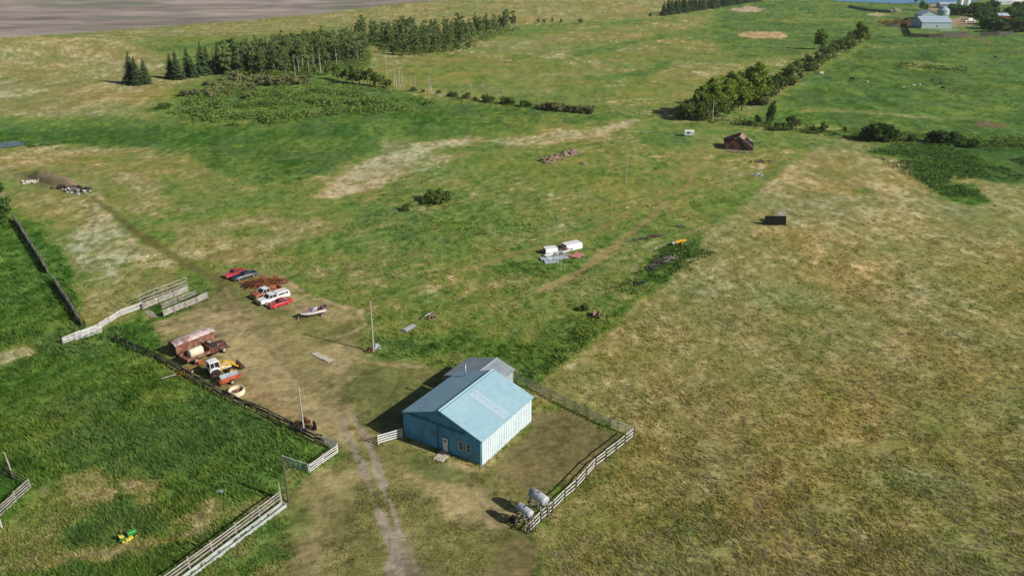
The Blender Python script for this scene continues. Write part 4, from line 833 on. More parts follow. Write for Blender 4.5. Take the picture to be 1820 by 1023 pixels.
m.add(V, [(0,1,6,5),(1,2,7,6),(2,3,8,7),(0,1,2,3,4),(5,9,8,7,6)]); bk = m.build('bucket', M['darkmetal'], tt); sm = bk.modifiers.new('s', 'SOLIDIFY'); sm.thickness = .04
# orange machine with grey hood
c, rz, _ = head((426, 671), (391, 684)); bl = empty('hay_machine', G(408, 679), rz, 'small orange hay machine with long grey metal hood by the round trough', 'machine')
m = MB(); m.loft([(-1.6, .42, .45, .95, .08), (-1.2, .62, .4, 1.15, .1), (1.2, .62, .4, 1.1, .1), (1.8, .5, .45, .85, .1)]); m.build('body', M['orange'], bl, bevel=.03)
m = MB(); m.add([(-1.35, -.45, 1.16), (1.45, -.45, 1.12), (1.45, .6, 1.15), (-1.35, .6, 1.2), (-1.3, .15, 1.62), (1.4, .15, 1.52)], [(0,1,5,4),(3,4,5,2),(0,4,3),(1,2,5),(0,3,2,1)]); m.build('hood', M['galv'], bl)
m = MB(); m.box(.9, 1.7, -.66, .3, .55, 1.0); m.build('feed_chute', M['orange'], bl)
for s in (-1, 1): wheel(bl, .1, s * .82, .38, .2)
m = MB(); m.bar((-1.5, 0, .6), (-2.6, .2, .5), .12); m.tube((-2.2, .2, .1), (-2.2, .2, .9), .05, n=6); m.bar((-1.7, -.5, .7), (-1.7, .6, .8), .14); m.build('hitch', M['darkmetal'], bl)
# round trough
m = MB(); m.lathe([(1.08, 0), (1.16, .1), (1.16, .78), (1.02, .78), (.98, .2)], 28); o = m.build('water_trough', M['cream'], None, False); o.location = G(422, 699); o.rotation_euler = (R(3), R(-4), 0); tag(o, 'round cream trough standing empty near the dark fence', 'trough')
o.data.polygons[0].use_smooth = False
m = MB(); m.lathe([(.97, .22), (.97, .27)], 20); s_ = m.build('dirt', M['boxwood'], o)
# old small tractor at the pole
c = G(549, 762); ot = empty('old_tractor', c, R(120), 'small old rusty tractor beside the pale pole on the dark fence', 'tractor')
MB().loft([(.1, .2, .7, 1.15, .06), (1.3, .22, .65, 1.15, .1), (1.6, .18, .7, 1.05, .08)]).build('hood', M['rust'], ot)
m = MB(); m.box(-.9, 1.4, -.14, .14, .5, .699); m.bar((-.5, -.75, .55), (-.5, .75, .55), .12); m.bar((1.35, -.5, .3), (1.35, .5, .3), .08); m.build('chassis', M['darkmetal'], ot)
for s in (-1, 1): wheel(ot, -.5, s * .72, .62, .3, 'greywood'); wheel(ot, 1.35, s * .5, .32, .16, 'greywood')
m = MB(); m.box(-.75, -.35, -.22, .22, .8, .88); m.box(-.8, -.74, -.22, .22, .88, 1.15); m.build('seat', M['darkmetal'], ot)
m = MB(); m.tube((.05, 0, .9), (-.25, 0, 1.25), .03, n=6); m.lathe([(.2, 0), (.2, .03)], 12, c=(-.25, 0, 1.25)); m.build('steering_wheel', M['darkmetal'], ot)
m = MB(); rnd = random.Random(3)
for k in range(14): a = Vector((rnd.uniform(-1.1, .6), rnd.uniform(-.6, .6), .1)); m.bar(a, a + Vector((rnd.uniform(-.9, .9), rnd.uniform(-.9, .9), rnd.uniform(.2, .9))), .07)
o = m.build('scrap_iron', M['darkmetal']); o.location = G(528, 761); tag(o, 'tangle of dark iron scrap against the fence left of the small old tractor', 'scrap')
# lawn tractor
c, rz, _ = head((240, 950), (213, 964)); lt = empty('lawn_tractor', c, rz, 'green lawn tractor with yellow seat and mower deck in the rough left pasture', 'lawn tractor')
MB().loft([(.05, .26, .38, .86, .06), (.3, .29, .36, .88, .08), (.9, .28, .36, .80, .1), (1.05, .24, .40, .72, .08)]).build('hood', M['green'], lt, bevel=.02)
m = MB(); m.box(-.75, .1, -.26, .26, .34, .44); m.build('frame', M['darkmetal'], lt)
for s in (-1, 1): MB().loft([(-.95, .13, .45, .58, .04), (-.6, .15, .58, .68, .05), (-.25, .13, .45, .6, .04)]).build('fender', M['green'], lt, loc=(0, s * .38, 0)); wheel(lt, -.6, s * .42, .28, .22, 'lawnyel'); wheel(lt, .78, s * .40, .19, .14, 'lawnyel')
m = MB(); m.box(-.72, -.3, -.22, .22, .60, .72); m.box(-.82, -.70, -.22, .22, .72, 1.02); m.build('seat', M['lawnyel'], lt, bevel=.03)
m = MB(); m.loft([(-.35, .5, .12, .26, .1), (.1, .62, .10, .28, .14), (.5, .5, .12, .26, .1)]); m.build('mower_deck', M['lawnyel'], lt, bevel=.02)
m = MB(); m.tube((.08, 0, .8), (-.08, 0, 1.02), .03, n=6); m.lathe([(.17, 0), (.17, .03)], 14, c=(-.08, 0, 1.02)); m.build('steering_wheel', M['darkmetal'], lt)
# ------------------------------------------------------------------ fuel tanks
def fuel_tank(label, base, rz, r, L, hc, strap):
    root = empty('fuel_tank', G(*base), rz, label, 'tank'); h = L / 2; zb = hc - r * .8
    MB().lathe([(r * .5, -h - .13), (r * .85, -h - .07), (r, -h), (r, h), (r * .85, h + .07), (r * .5, h + .13)], 22, 'x', (0, 0, hc)).build('tank', M['tank'], root, True)
    for k in range(4): x = -h + L * (k + .5) / 4; MB().lathe([(r + .012, -.035), (r + .012, .035)], 22, 'x', (x, 0, hc)).build('band', M['darkmetal' if k == 0 and strap else 'galvw'], root)
    for x in (-h * .75, h * .75):
        for s in (-1, 1): m = MB(); m.bar((x * 1.05, s * (r + .25), 0), (x, s * r * .85, zb), .12); m.build('leg', M['greywood'], root)
        m = MB(); m.bar((x, -r * 1.05, zb - .05), (x, r * 1.05, zb - .05), .14); m.bar((x * 1.03, -(r + .2), .25), (x, r * .9, zb - .2), .06); m.build('cross_brace', M['greywood'], root)
    for s in (-1, 1): m = MB(); m.bar((-h * .75, s * (r + .2), .35), (h * .75, s * r * .95, zb - .3), .06); m.build('side_brace', M['darkmetal'], root)
    m = MB()
    for s in (-1, 1): m.bar((h + .65, s * .2, 0), (h + .2, s * .2, hc + .1), .05)
    for k in range(6): z = .3 + k * .35; x = h + .65 - .45 * z / hc; m.bar((x, -.2, z), (x, .2, z), .04)
    m.build('ladder', M['darkmetal'], root)
    m = MB(); m.tube((0, 0, hc + r - .05), (0, 0, hc + r + .12), .09, n=8); m.build('filler_cap', M['darkmetal'], root)
    m = MB(); m.tube((-h - .1, 0, hc - r * .6), (-h - .45, .1, 1.0), .03, n=6); m.box(-h - .6, -h - .35, -.05, .2, .75, 1.05); m.build('hose', M['darkmetal'], root)
    return root
a1 = G(944.5, 873, 2.6); a2 = G(971.5, 891.6, 2.6); rzt = math.atan2(a2.y - a1.y, a2.x - a1.x)
fuel_tank('larger silver fuel tank with one dark strap on the taller stand', (957,915), rzt, .58, 2.3, 2.65, True)
fuel_tank('smaller silver banded fuel tank nearest the end of the white rail fence', (932.5,933), rzt, .46, 2.0, 2.15, False)
m = MB(); m.box(-.5, .5, -.3, .3, 0, .35); m.tube((.2, 0, .35), (.2, 0, .8), .12, n=8); m.tube((-.3, .1, .35), (-.3, .1, .6), .14, n=8); o = m.build('pump_box', M['darkmetal']); o.location = G(914, 925); o.rotation_euler = (0, 0, rzt); tag(o, 'small dark pump box on the ground beside the smaller fuel tank', 'pump')
# ------------------------------------------------------------------ heaps and lone things
def heap(name, label, cat, base, mt, n, rx, ry, h, bl, bw, rz=0, seed=1, flat=.25, loc=None):
    rnd = random.Random(seed); m = MB()
    for k in range(n):
        t = rnd.uniform(0, 6.28); r = rnd.random() ** .6; x = math.cos(t) * r * rx; y = math.sin(t) * r * ry; z = h * (1 - r) * rnd.random() + bw
        L = bl * rnd.uniform(.4, 1.1); a = rnd.uniform(0, 3.14); e = rnd.gauss(0, flat)
        d = Vector((math.cos(a), math.sin(a), e)) * L / 2; p = Vector((x, y, z + abs(d.z) * .6)); m.bar(p - d, p + d, bw * rnd.uniform(.6, 1.5), bw * rnd.uniform(.5, 1.1))
    o = m.build(name, M[mt]); o.location = loc or G(*base); o.rotation_euler = (0, 0, rz); return tag(o, label, cat)
o = heap('harrow_pile', 'heap of rusty orange harrow frames and iron behind the orange pickup', 'scrap', (468,504), 'rust', 150, 4.0, 2.3, 1.0, 2.2, .09, .2, 5, .2)
o = heap('scrap_iron', 'black twisted iron at the left end of the rusty harrow heap', 'scrap', (446,509), 'darkmetal', 46, 1.7, 1.1, .8, 1.6, .08, .2, 6, .35)
o = heap('scrap_iron', 'dark brown iron bars spilling from the right end of the rusty heap', 'scrap', (494,502), 'boxwood', 30, 1.8, 1.0, .5, 1.8, .08, .2, 8, .15)
def boulder_heap(name, label, cat, P, mt, n, w, h, rs, seed):
    rnd = random.Random(seed); A = G(*P[0]); B = G(*P[1]); d = B - A; m = MB()
    for k in range(n):
        t = rnd.random(); p = d * t + Vector((rnd.gauss(0, w), rnd.gauss(0, w), 0)); r = rs * rnd.uniform(.5, 1.3); z = rnd.random() * h * max(0, 1 - abs(p.y - d.y * t) / (2.2 * w))
        V = []; 
        for i in range(3):
            for j in range(6): a = j * 1.047 + rnd.uniform(-.3, .3); q = (.75, 1.1, .6)[i] * r * rnd.uniform(.8, 1.2); V.append(p + Vector((math.cos(a) * q, math.sin(a) * q * .8, z + (-.4, .25, .8)[i] * r)))
        m.add(V, [(i * 6 + j, i * 6 + (j + 1) % 6, i * 6 + 6 + (j + 1) % 6, i * 6 + 6 + j) for i in range(2) for j in range(6)] + [tuple(range(12, 18))])
    o = m.build(name, M[mt]); o.location = A; return tag(o, label, cat)
boulder_heap('rock_pile', 'long pinkish brown heap of field stones in the middle pasture', 'rock pile', [(970,289),(1022,271)], 'stone', 170, .8, 1.2, .55, 4)
boulder_heap('rock_pile', 'low lone lump of stones right of the long field stone heap', 'rock pile', [(1034,292),(1038,291)], 'stone', 8, .4, .3, .4, 9)
boulder_heap('rubble_pile', 'whitish rubbish at the left end of the bare soil mound', 'rubble', [(46,326),(66,322)], 'concrete', 40, .8, .6, .38, 14)
boulder_heap('rubble_pile', 'grey and white rubbish at the right end of the bare soil mound', 'rubble', [(108,336),(152,344)], 'galvw', 26, .9, .6, .32, 15)
boulder_heap('debris_pile', 'dark broken debris lying among the grey rubbish on the mound', 'rubble', [(106,333),(154,340)], 'darkmetal', 60, .9, .9, .42, 16)
heap('broken_boards', 'grey broken boards thrown over the rubbish beside the soil mound', 'boards', (130,338), 'greywood', 40, 3.4, 1.3, .8, 1.6, .10, -.5, 12)
# soil mound
A = G(58, 312); B = G(138, 334); m = MB(); n = 16; k_ = 9; V = []; rnd = random.Random(5)
for i in range(n + 1):
    for j in range(k_):
        t = i / n; s = (j / (k_ - 1) - .5) * 2; hh = 2.3 * (1 - s * s) * math.sin(math.pi * min(1, max(0, t * .94 + .03))) ** .5 * rnd.uniform(.8, 1.2)
        p = (B - A) * t; nn = Vector((-(B - A).y, (B - A).x, 0)).normalized(); p = p + nn * s * 2.6 * (.6 + .4 * math.sin(math.pi * t)); V.append((p.x, p.y, hh - .05))
m.add(V, [(i * k_ + j, i * k_ + j + 1, (i + 1) * k_ + j + 1, (i + 1) * k_ + j) for i in range(n) for j in range(k_ - 1)]); o = m.build('soil_mound', M['mound'], None, True); o.location = A; tag(o, 'long bare brown mound of soil with rubbish at both ends', 'mound')
# truck canopies and building scraps in the pasture
def canopy(label, base, rz, L, W, H_):
    root = empty('truck_canopy', G(*base), rz, label, 'canopy'); m = MB(); h = L / 2; w = W / 2; t = .04
    V = [(-h, -w, 0), (-h, w, 0), (h, w, 0), (h, -w, 0), (-h + .1, -w * .85, H_), (-h + .1, w * .85, H_), (h - .1, w * .85, H_), (h - .1, -w * .85, H_)]
    m.add(V, [(4,7,6,5),(1,5,6,2),(2,6,7,3),(3,7,4,0)]); o = m.build('shell', M['white'], root); s = o.modifiers.new('s', 'SOLIDIFY'); s.thickness = .05
    return root
canopy('smaller white truck canopy on the left side of the scrap pile, dark end open', (978,449), R(20), 2.9, 2.0, 1.25)
canopy('larger white truck canopy at the right back of the scrap pile, dark end open', (1016,441), R(30), 4.2, 2.3, 1.3)
def sheet(name, label, P, mt, z=.12, th=.05, cat='panel', tilt=0):
    W = [G(*p) for p in P]; O = W[0].copy(); m = MB(); V = [q - O + Vector((0, 0, z + tilt * (i in (1, 2)))) for i, q in enumerate(W)]; n = len(V)
    m.add(V + [v - Vector((0, 0, th)) for v in V], [tuple(range(n)), tuple(range(n, 2 * n))[::-1]] + [(i, (i + 1) % n, n + (i + 1) % n, n + i) for i in range(n)])
    o = m.build(name, M[mt]); o.location = O; return tag(o, label, cat)
sheet('metal_sheet', 'long light grey metal sheet across the front of the scrap pile', [(959,459),(1007,455),(1012,461),(962,464)], 'galvw', .3)
sheet('metal_sheet', 'short pale grey sheet lowest in front of the scrap pile', [(967,464),(992,462),(994,468),(969,470)], 'galvw', .2)
sheet('metal_sheet', 'narrow grey sheet between the two canopies of the scrap pile', [(972,451),(1006,448),(1009,452),(975,455)], 'galv', .5)
sheet('panel', 'faded pink board lying at the right edge of the scrap pile', [(1011,458),(1025,450),(1039,453),(1028,461)], 'pink', .35, .1)
heap('scrap_boards', 'pinkish brown broken boards heaped between the two white canopies', 'boards', (1005,446), 'stone', 60, 1.5, 1.0, .9, 1.2, .12, .1, 21, .4)
heap('scrap_beams', 'grey beams lying lengthwise in the middle of the scrap pile', 'boards', (990,455), 'greywood', 40, 2.6, .6, .5, 2.6, .14, .1, 22, .06)
o = sheet('panel', 'leaning white board in dry grass right of the utility pole', [(748,569),(756,570),(771,562),(760,558)], 'white', .2, .08, tilt=.8)
heap('scrap_boards', 'small pile of pinkish planks beside the leaning white board', 'boards', (768,566), 'stone', 26, 1.1, .8, .8, 1.3, .1, .3, 23, .3)
sheet('panel', 'narrow grey board lying below the leaning white board', [(715,588),(722,590),(740,581),(734,578)], 'galvw', .35, .1)
heap('scrap_boards', 'thin dark planks under the narrow grey board', 'boards', (727,586), 'greywood', 16, 1.3, .6, .2, 1.6, .08, .4, 24, .1)
sheet('pallet_deck', 'left half of the grey decking lying flat in the yard', [(553,629),(563,626),(580,634),(571,639)], 'concrete', .14, .1, cat='decking')
sheet('pallet_deck', 'right half of the grey decking lying flat in the yard', [(572,639),(581,635),(592,640),(583,645)], 'concrete', .2, .1, cat='decking')
q = G(668, 621); heap('scrap_box', 'clutter of white and rusty boxes at the foot of the utility pole', 'scrap', (669,619), 'galvw', 14, .7, .5, .6, .8, .22, 0, 31, .3)
heap('scrap_iron', 'dark iron clutter left of the utility pole foot', 'scrap', (657,624), 'boxwood', 18, .7, .4, .5, .7, .14, 0, 32, .3)
heap('rail_pile', 'row of dark rotting rails in deep green grass beside the right pasture', 'rails', (1172,468), 'darkwood', 70, 5.2, 1.0, .7, 2.4, .12, R(52), 33, .15)
heap('rail_pile', 'greyish rails on top of the dark rotting row', 'rails', (1195,459), 'greywood', 22, 2.6, .7, .6, 2.4, .10, R(52), 34, .1)
heap('rail_pile', 'low weathered branches and rails above the deep green grass', 'rails', (1150,424), 'darkwood', 34, 4.2, 1.0, .4, 1.8, .1, R(30), 35, .2)
heap('scrap_iron', 'rusty brown scrap near the weathered branches', 'scrap', (1165,420), 'boxwood', 16, 1.6, .6, .4, 1.2, .12, R(30), 36, .2)
# small orange machine
c = G(1209, 434); om = empty('seed_drill', c, R(28), 'small orange and yellow machine in the deep grass by the pasture edge', 'machine')
m = MB(); m.box(-1.6, 1.4, -.3, .3, .5, 1.0); m.build('hopper', M['yellow'], om, bevel=.05); m = MB(); m.box(-2.4, -1.7, -.25, .25, .35, .9); m.build('end_box', M['galvw'], om, bevel=.04)
m = MB(); m.bar((-2.2, 0, .4), (2.0, 0, .4), .14); m.build('frame', M['darkmetal'], om)
for s in (-1, 1): wheel(om, 0, s * .55, .42, .15, 'yellow')
# old tyres
m = MB()
for x, y, z, r in ((0, 0, 0, .55), (.9, .4, 0, .5), (.3, .2, .3, .5), (1.7, .8, 0, .55)): m.lathe([(r * .5, z + .02), (r * .95, z), (r, z + .14), (r * .95, z + .28), (r * .5, z + .26)], 14, c=(x, y, 0))
o = m.build('tyre_pile', M['tyre'], None, True); o.location = G(1127, 506); tag(o, 'heap of old black tyres at the pasture edge', 'tyres')
c = G(1061, 562); sw = empty('small_wagon', c, R(70), 'small pinkish brown old wagon in the grass by the short pale post', 'wagon')
m = MB(); m.box(-.9, .9, -.5, .5, .45, .55); m.box(-.9, .9, -.54, -.5, .551, .95); m.box(-.9, .9, .5, .54, .551, .95); m.build('bed', M['stone'], sw)
for x in (-.6, .6):
    for s in (-1, 1): wheel(sw, x, s * .6, .34, .1, 'boxwood')
# white camper box, lean-to, ruined house
c = G(1224, 242); cp = empty('camper', c, R(-12), 'small white camper box standing alone near the ruined house', 'camper')
m = MB(); m.loft([(-1.5, 1.0, .3, 1.95, .1), (1.0, 1.0, .3, 2.0, .1), (1.7, 1.0, .9, 1.9, .12)]); m.build('body', M['white'], cp, bevel=.03)
m = MB(); m.box(1.71, 1.74, -.35, .25, 1.05, 1.6); m.build('window', M['glass'], cp); m = MB(); m.box(-.6, .3, -1.03, -1.0, 1.1, 1.6); m.build('window', M['glass'], cp)
m = MB(); m.box(-1.3, 1.2, -.8, .8, .1, .3); m.build('base', M['darkmetal'], cp)
c = G(1378, 401); ln = empty('calf_shelter', c, R(-4), 'dark slatted lean to shelter alone in the right pasture', 'shelter')
m = MB()
for k in range(20): x = -2.3 + k * .235; m.add([(x, 0, .15), (x + .222, 0, .15), (x + .222, .7, 2.15), (x, .7, 2.15), (x, .04, .15), (x + .222, .04, .15), (x + .222, .74, 2.15), (x, .74, 2.15)], [(0,1,2,3),(4,7,6,5),(0,4,5,1),(1,5,6,2),(2,6,7,3),(3,7,4,0)])
m.build('slat_wall', M['blackwood'], ln)
m = MB()
for k in range(9): x = .5 + k * .22; m.add([(x, .8, 2.1), (x + .18, .8, 2.1), (x + .45, 3.0, 2.5 + .03 * k), (x + .25, 3.0, 2.5 + .03 * k)], [(0,1,2,3)])
o = m.build('loose_boards', M['greywood'], ln); s = o.modifiers.new('s', 'SOLIDIFY'); s.thickness = .03
for x in (-2.3, 2.35):
    for y, h_ in ((.05, .3), (.85, 2.2)): m = MB(); m.bar((x, y, -.1), (x, y, h_), .12); m.build('post', M['darkwood'], ln)
m = MB(); m.bar((-2.4, .82, 2.05), (2.5, .82, 2.05), .1); m.bar((-2.4, .1, .22), (3.0, .0, .18), .1); m.build('beam', M['darkwood'], ln)
c = G(1313, 267); rh = empty('ruined_house', c, R(-14), 'collapsing weathered red house with sagging broken roof', 'house')
m = MB()
FR = [(-4.4, .0), (2.6, .0), (4.3, .0), (4.3, 1.0), (2.2, 2.1), (-.2, 4.3), (-1.5, 3.5), (-4.4, 1.5)]
V = [(x, 0, z) for x, z in FR] + [(x, .12, z) for x, z in FR]; n = len(FR)
m.add(V, [tuple(range(n)), tuple(range(n, 2 * n))[::-1]] + [(i, (i + 1) % n, n + (i + 1) % n, n + i) for i in range(n)])
m.build('front_wall', M['barnred'], rh)
m = MB(); V = [(-4.4, .13, 0), (-4.4, 6.2, 0), (4.3, 6.2, 0), (-4.4, .13, 1.4), (-4.4, 6.2, 2.3), (4.3, 6.2, 1.6), (4.3, .13, 0), (4.3, .13, .7)]
m.add(V, [(0,1,4,3),(1,2,5,4),(2,6,7,5)]); o = m.build('wall', M['barnred'], rh); q_ = o.modifiers.new('s', 'SOLIDIFY'); q_.thickness = .12
m = MB(); m.add([(-4.9, -.4, 1.35), (-2.6, .9, 2.9), (-.3, -.35, 4.45), (.6, 3.2, 5.0), (.2, 6.6, 4.2), (-4.9, 6.6, 2.1), (-4.6, 3, 1.5)], [(0,1,2,3,4,5,6)]); o = m.build('roof', M['barnred'], rh); q_ = o.modifiers.new('s', 'SOLIDIFY'); q_.thickness = .1
m = MB(); m.add([(-.25, -.3, 4.42), (.62, 3.2, 5.02), (1.9, 3.3, 3.9), (1.6, 1.2, 3.0), (.9, -.3, 3.3)], [(0,4,3,2,1)]); m.add([(.62, 3.2, 5.0), (.22, 6.6, 4.2), (4.9, 6.6, 1.5), (3.4, 4.6, 2.1), (1.9, 3.3, 3.88)], [(0,1,2,3,4)]); o = m.build('roof', M['shingle'], rh); o['label'] = 'tan weathered shingles near the peak'; q_ = o.modifiers.new('s', 'SOLIDIFY'); q_.thickness = .1
for k in range(5): m = MB(); y = .8 + k * .8; m.bar((1.0, y, 3.6), (4.6, y - .3, .9 + .15 * k), .12, .16); m.build('rafter', M['darkwood'], rh)
m = MB(); m.bar((-.3, -.25, 4.4), (4.7, -.35, .95), .16, .22); m.build('bargeboard', M['greywood'], rh)
m = MB(); m.box(-4.2, 4.2, .2, 6.0, .05, .25); m.build('floor', M['darkwood'], rh)
for x0_, x1_, z0_, z1_ in ((-2.6, -1.7, .8, 1.7), (.6, 1.5, .2, 1.9)): m = MB(); m.box(x0_, x1_, -.06, -.004, z0_, z1_); m.build('opening', M['glass'], rh)
heap('fallen_boards', 'fallen white and grey boards in front of the ruined house', 'boards', (1312,271), 'greywood', 40, 4.6, .8, .5, 1.8, .1, R(-10), 41, .2)
heap('fallen_boards', 'dark patch of fallen boards in the grass below the ruined house', 'boards', (1355,288), 'darkwood', 30, 4.0, 1.6, .3, 1.6, .12, 0, 42, .1)
heap('scrap_boards', 'little pale heap of scrap below the dark fallen boards', 'boards', (1346,312), 'galvw', 18, 1.5, .8, .4, 1.0, .14, 0, 43, .3)
heap('fallen_boards', 'flat whitish junk in dark weeds left of the camper box', 'boards', (1144,236), 'concrete', 18, 3.0, 1.2, .2, 1.2, .15, 0, 44, .1)
heap('scrap_boards', 'small dark junk with one pale board on the pasture edge', 'boards', (1205,403), 'darkwood', 16, 1.6, .7, .3, 1.2, .1, 0, 45, .2)
m = MB(); m.add([(0, 0, 0), (1.6, .1, 0), (2.0, .8, .1), (1.9, .75, .3), (.7, .5, .5), (.1, .2, .3)], [(0,1,2,3,4,5)]); m.bar((.1, .1, .1), (1.8, .6, .3), .35, .2); o = m.build('plastic_scrap', M['galvw']); o.scale = (.65, .65, .65); o.location = G(383, 876); tag(o, 'piece of pale plastic sheeting lying in the left pasture', 'scrap')
# ------------------------------------------------------------------ animals and far farm things
def beast(label, px, py, rz, mt, sc=1.0, graze=True):
    root = bpy.data.objects.new('horse', None)
    m = MB(); m.loft([(-.95, .16, .85, 1.30, .1), (-.75, .28, .75, 1.48, .18), (-.2, .29, .72, 1.40, .18), (.4, .27, .70, 1.42, .18), (.72, .2, .80, 1.48, .14)])
    if graze: m.loft([(.62, .15, .95, 1.40, .1), (1.0, .11, .70, 1.05, .08), (1.25, .10, .30, .60, .06)]); m.loft([(1.15, .09, .12, .48, .06), (1.38, .07, .02, .28, .05)])
    else: m.loft([(.55, .14, 1.05, 1.5, .1), (.95, .11, 1.5, 1.85, .08), (1.15, .10, 1.7, 2.0, .06)]); m.loft([(1.05, .09, 1.68, 1.98, .06), (1.5, .07, 1.5, 1.7, .05)])
    for x in (-.72, .55):
        for s in (-1, 1): m.tube((x, s * .16, .95), (x + .05 * s, s * .17, .42), .10, .06, 6); m.tube((x + .05 * s, s * .17, .44), (x + .02, s * .17, 0), .055, .045, 6)
    m.bar((-.95, 0, 1.25), (-1.08, 0, .55), .08); o = m.build('horse', M[mt], None, True); o.location = G(px, py); o.rotation_euler = (0, 0, rz); o.scale = (sc,) * 3; return tag(o, label, 'horse', None)
beast('lone dark horse grazing at the left of the far right pasture', 1514, 144, R(160), 'blackhide', 1.15)
beast('dark horse grazing highest of the three on the right', 1656, 146, R(20), 'blackhide')
beast('brown horse grazing between two others on the right', 1672, 151, R(200), 'horse', 1.1)
beast('brown horse grazing lowest of the three on the right', 1675, 160, R(120), 'horse', 1.0)
o = beast('whitish horse grazing close beside the hedge on the right', 1459, 134, R(10), 'palehide', 1.2)
beast('dark horse standing below the far farmyard track', 1768, 105, R(180), 'horse', 1.2, False)
for i, (x, y, s_, lb) in enumerate(((1541,146,.8,'pale upright stone right of the lone dark horse'),(1605,156,.5,'pale stone at the left of the scattered white stones'),(1622,152,.7,'pale stone in the middle of the scattered white stones'),(1634,152,.8,'long pale stone at the right of the scattered white stones'))):
    boulder_heap('field_stone', lb, 'stone', [(x, y), (x + 2, y)], 'palehide', 4, .3, .3, s_ * .6, 60 + i)
# farmyard
def farm(name, label, px, py, w_, d_, he, hr, rz, wm, rm, ridge_x=True, win=0, cat='barn'):
    root = empty(name, G(px, py), rz, label, cat); m = MB(); h = w_ / 2
    if ridge_x: V = [(-h,0,-1),(h,0,-1),(h,d_,-1),(-h,d_,-1),(-h,0,he),(h,0,he),(h,d_,he),(-h,d_,he),(-h,d_/2,hr-.1),(h,d_/2,hr-.1)]; m.add(V, [(0,1,5,4),(2,3,7,6),(1,2,6,9,5),(3,0,4,8,7)])
    else: V = [(-h,0,-1),(h,0,-1),(h,d_,-1),(-h,d_,-1),(-h,0,he),(h,0,he),(h,d_,he),(-h,d_,he),(0,0,hr-.1),(0,d_,hr-.1)]; m.add(V, [(0,1,5,8,4),(2,3,7,9,6),(1,2,6,5),(3,0,4,7)])
    m.build('wall', M[wm], root); m = MB(); e = .4
    k = (hr - he) / (d_ / 2 if ridge_x else h)
    if ridge_x:
        m.add([(-h-e,-e,he-k*e),(h+e,-e,he-k*e),(h+e,d_/2,hr),(-h-e,d_/2,hr)], [(0,1,2,3)]); m.add([(-h-e,d_+e,he-k*e),(h+e,d_+e,he-k*e),(h+e,d_/2,hr),(-h-e,d_/2,hr)], [(0,1,2,3)])
    else:
        m.add([(-h-e,-e,he-k*e),(-h-e,d_+e,he-k*e),(0,d_+e,hr),(0,-e,hr)], [(0,1,2,3)]); m.add([(h+e,-e,he-k*e),(h+e,d_+e,he-k*e),(0,d_+e,hr),(0,-e,hr)], [(0,1,2,3)])
    o = m.build('roof', M[rm], root); s = o.modifiers.new('s', 'SOLIDIFY'); s.thickness = .12; s.offset = -1
    for k in range(win): x = -h + w_ * (k + .6) / (win + .2); m = MB(); m.box(x - .5, x + .5, -.08, -.01, 1.2, 2.2); m.build('window', M['glass'], root)
    return root
farm('barn', 'long blue grey metal barn standing behind the far corral fence', 1664, 51, 22.5, 20, 4.6, 8.2, R(-3), 'barnblue', 'barnroof', True, 1)
farm('barn', 'lower gabled grey building behind the long blue grey barn', 1652, 34, 14, 14, 3.5, 6.6, R(-3), 'barnblue', 'barnroof', False)
farm('barn', 'long blue roofed building with white end behind the round bin', 1693, 15, 24, 12, 3.6, 5.6, R(-8), 'barnblue', 'barnroof', True)
farm('barn', 'small bright red barn among the dark farmyard trees', 1783, 38, 9, 8, 4.4, 6.2, R(5), 'red', 'galvw', True, 2)
farm('barn', 'broad white roofed building at the top right corner', 1812, 5, 36, 16, 3.5, 5.5, R(10), 'white', 'white', True)
farm('farmhouse', 'low pale roofed house behind the farmyard trees', 1785, 8, 20, 10, 2.6, 4.6, R(14), 'galvw', 'galvw', True, 2, 'house')
def silo(name, label, px, py, r, h, mt, rm, cat='silo'):
    root = empty(name, G(px, py), 0, label, cat); MB().lathe([(r, -.5), (r, h)], 22).build('wall', M[mt], root, False); MB().lathe([(r * 1.03, h), (r * .5, h + r * .45), (.15, h + r * .7)], 22).build('roof', M[rm], root, False); return root
silo('grain_bin', 'wide blue grain bin with pale side behind the barn', 1676, 27, 5.0, 4.2, 'barnblue', 'barnroof', 'grain bin')
silo('feed_silo', 'left one of the tall pale silos at the top of the farmyard', 1704, 16, 3.0, 10, 'white', 'barnroof')
silo('feed_silo', 'right one of the tall pale silos at the top of the farmyard', 1716, 16, 3.0, 10, 'white', 'white')
m = MB(); m.box(-5, 5, -1, 1, 1.0, 1.4); m.loft([(-2, 1.1, .6, 2.6, .3), (2, 1.1, .6, 2.8, .4)]); 
for x in (-4, 4): m.lathe([(.6, -1.2), (.6, 1.2)], 12, 'y', (x, 0, .6))
o = m.build('farm_machine', M['white']); o.location = G(1723, 39); o.rotation_euler = (0, 0, R(10)); tag(o, 'white field machine parked in the far farmyard', 'machine')
m = MB(); m.lathe([(1.6, 0), (1.7, 1.6), (.6, 2.3)], 14); o = m.build('white_tank', M['white'], None, True); o.location = G(1797, 19); tag(o, 'small round white tank among the farmyard trees', 'tank')
windbreak('dark upright board fence in front of the blue grey barn', [(1617,66),(1650,67),(1675,67)], 2.6, M['darkwood'])
windbreak('dark board fence at the right of the barn leading to the track', [(1676,67),(1700,65),(1722,62)], 2.8, M['darkwood'])
windbreak('dark board fence beside the farmyard trees right of the track', [(1742,64),(1775,64),(1800,62)], 2.8, M['darkwood'])
windbreak('dark board fence running back on the left of the barn', [(1617,66),(1612,56),(1610,48)], 2.6, M['darkwood'])
windbreak('dark board fence below the rusty machinery yard', [(1572,48),(1590,48),(1612,47)], 2.4, M['darkwood'])
windbreak('long dark shelter fence beside the lake', [(1508,13),(1540,20),(1583,23)], 2.4, M['darkwood'])
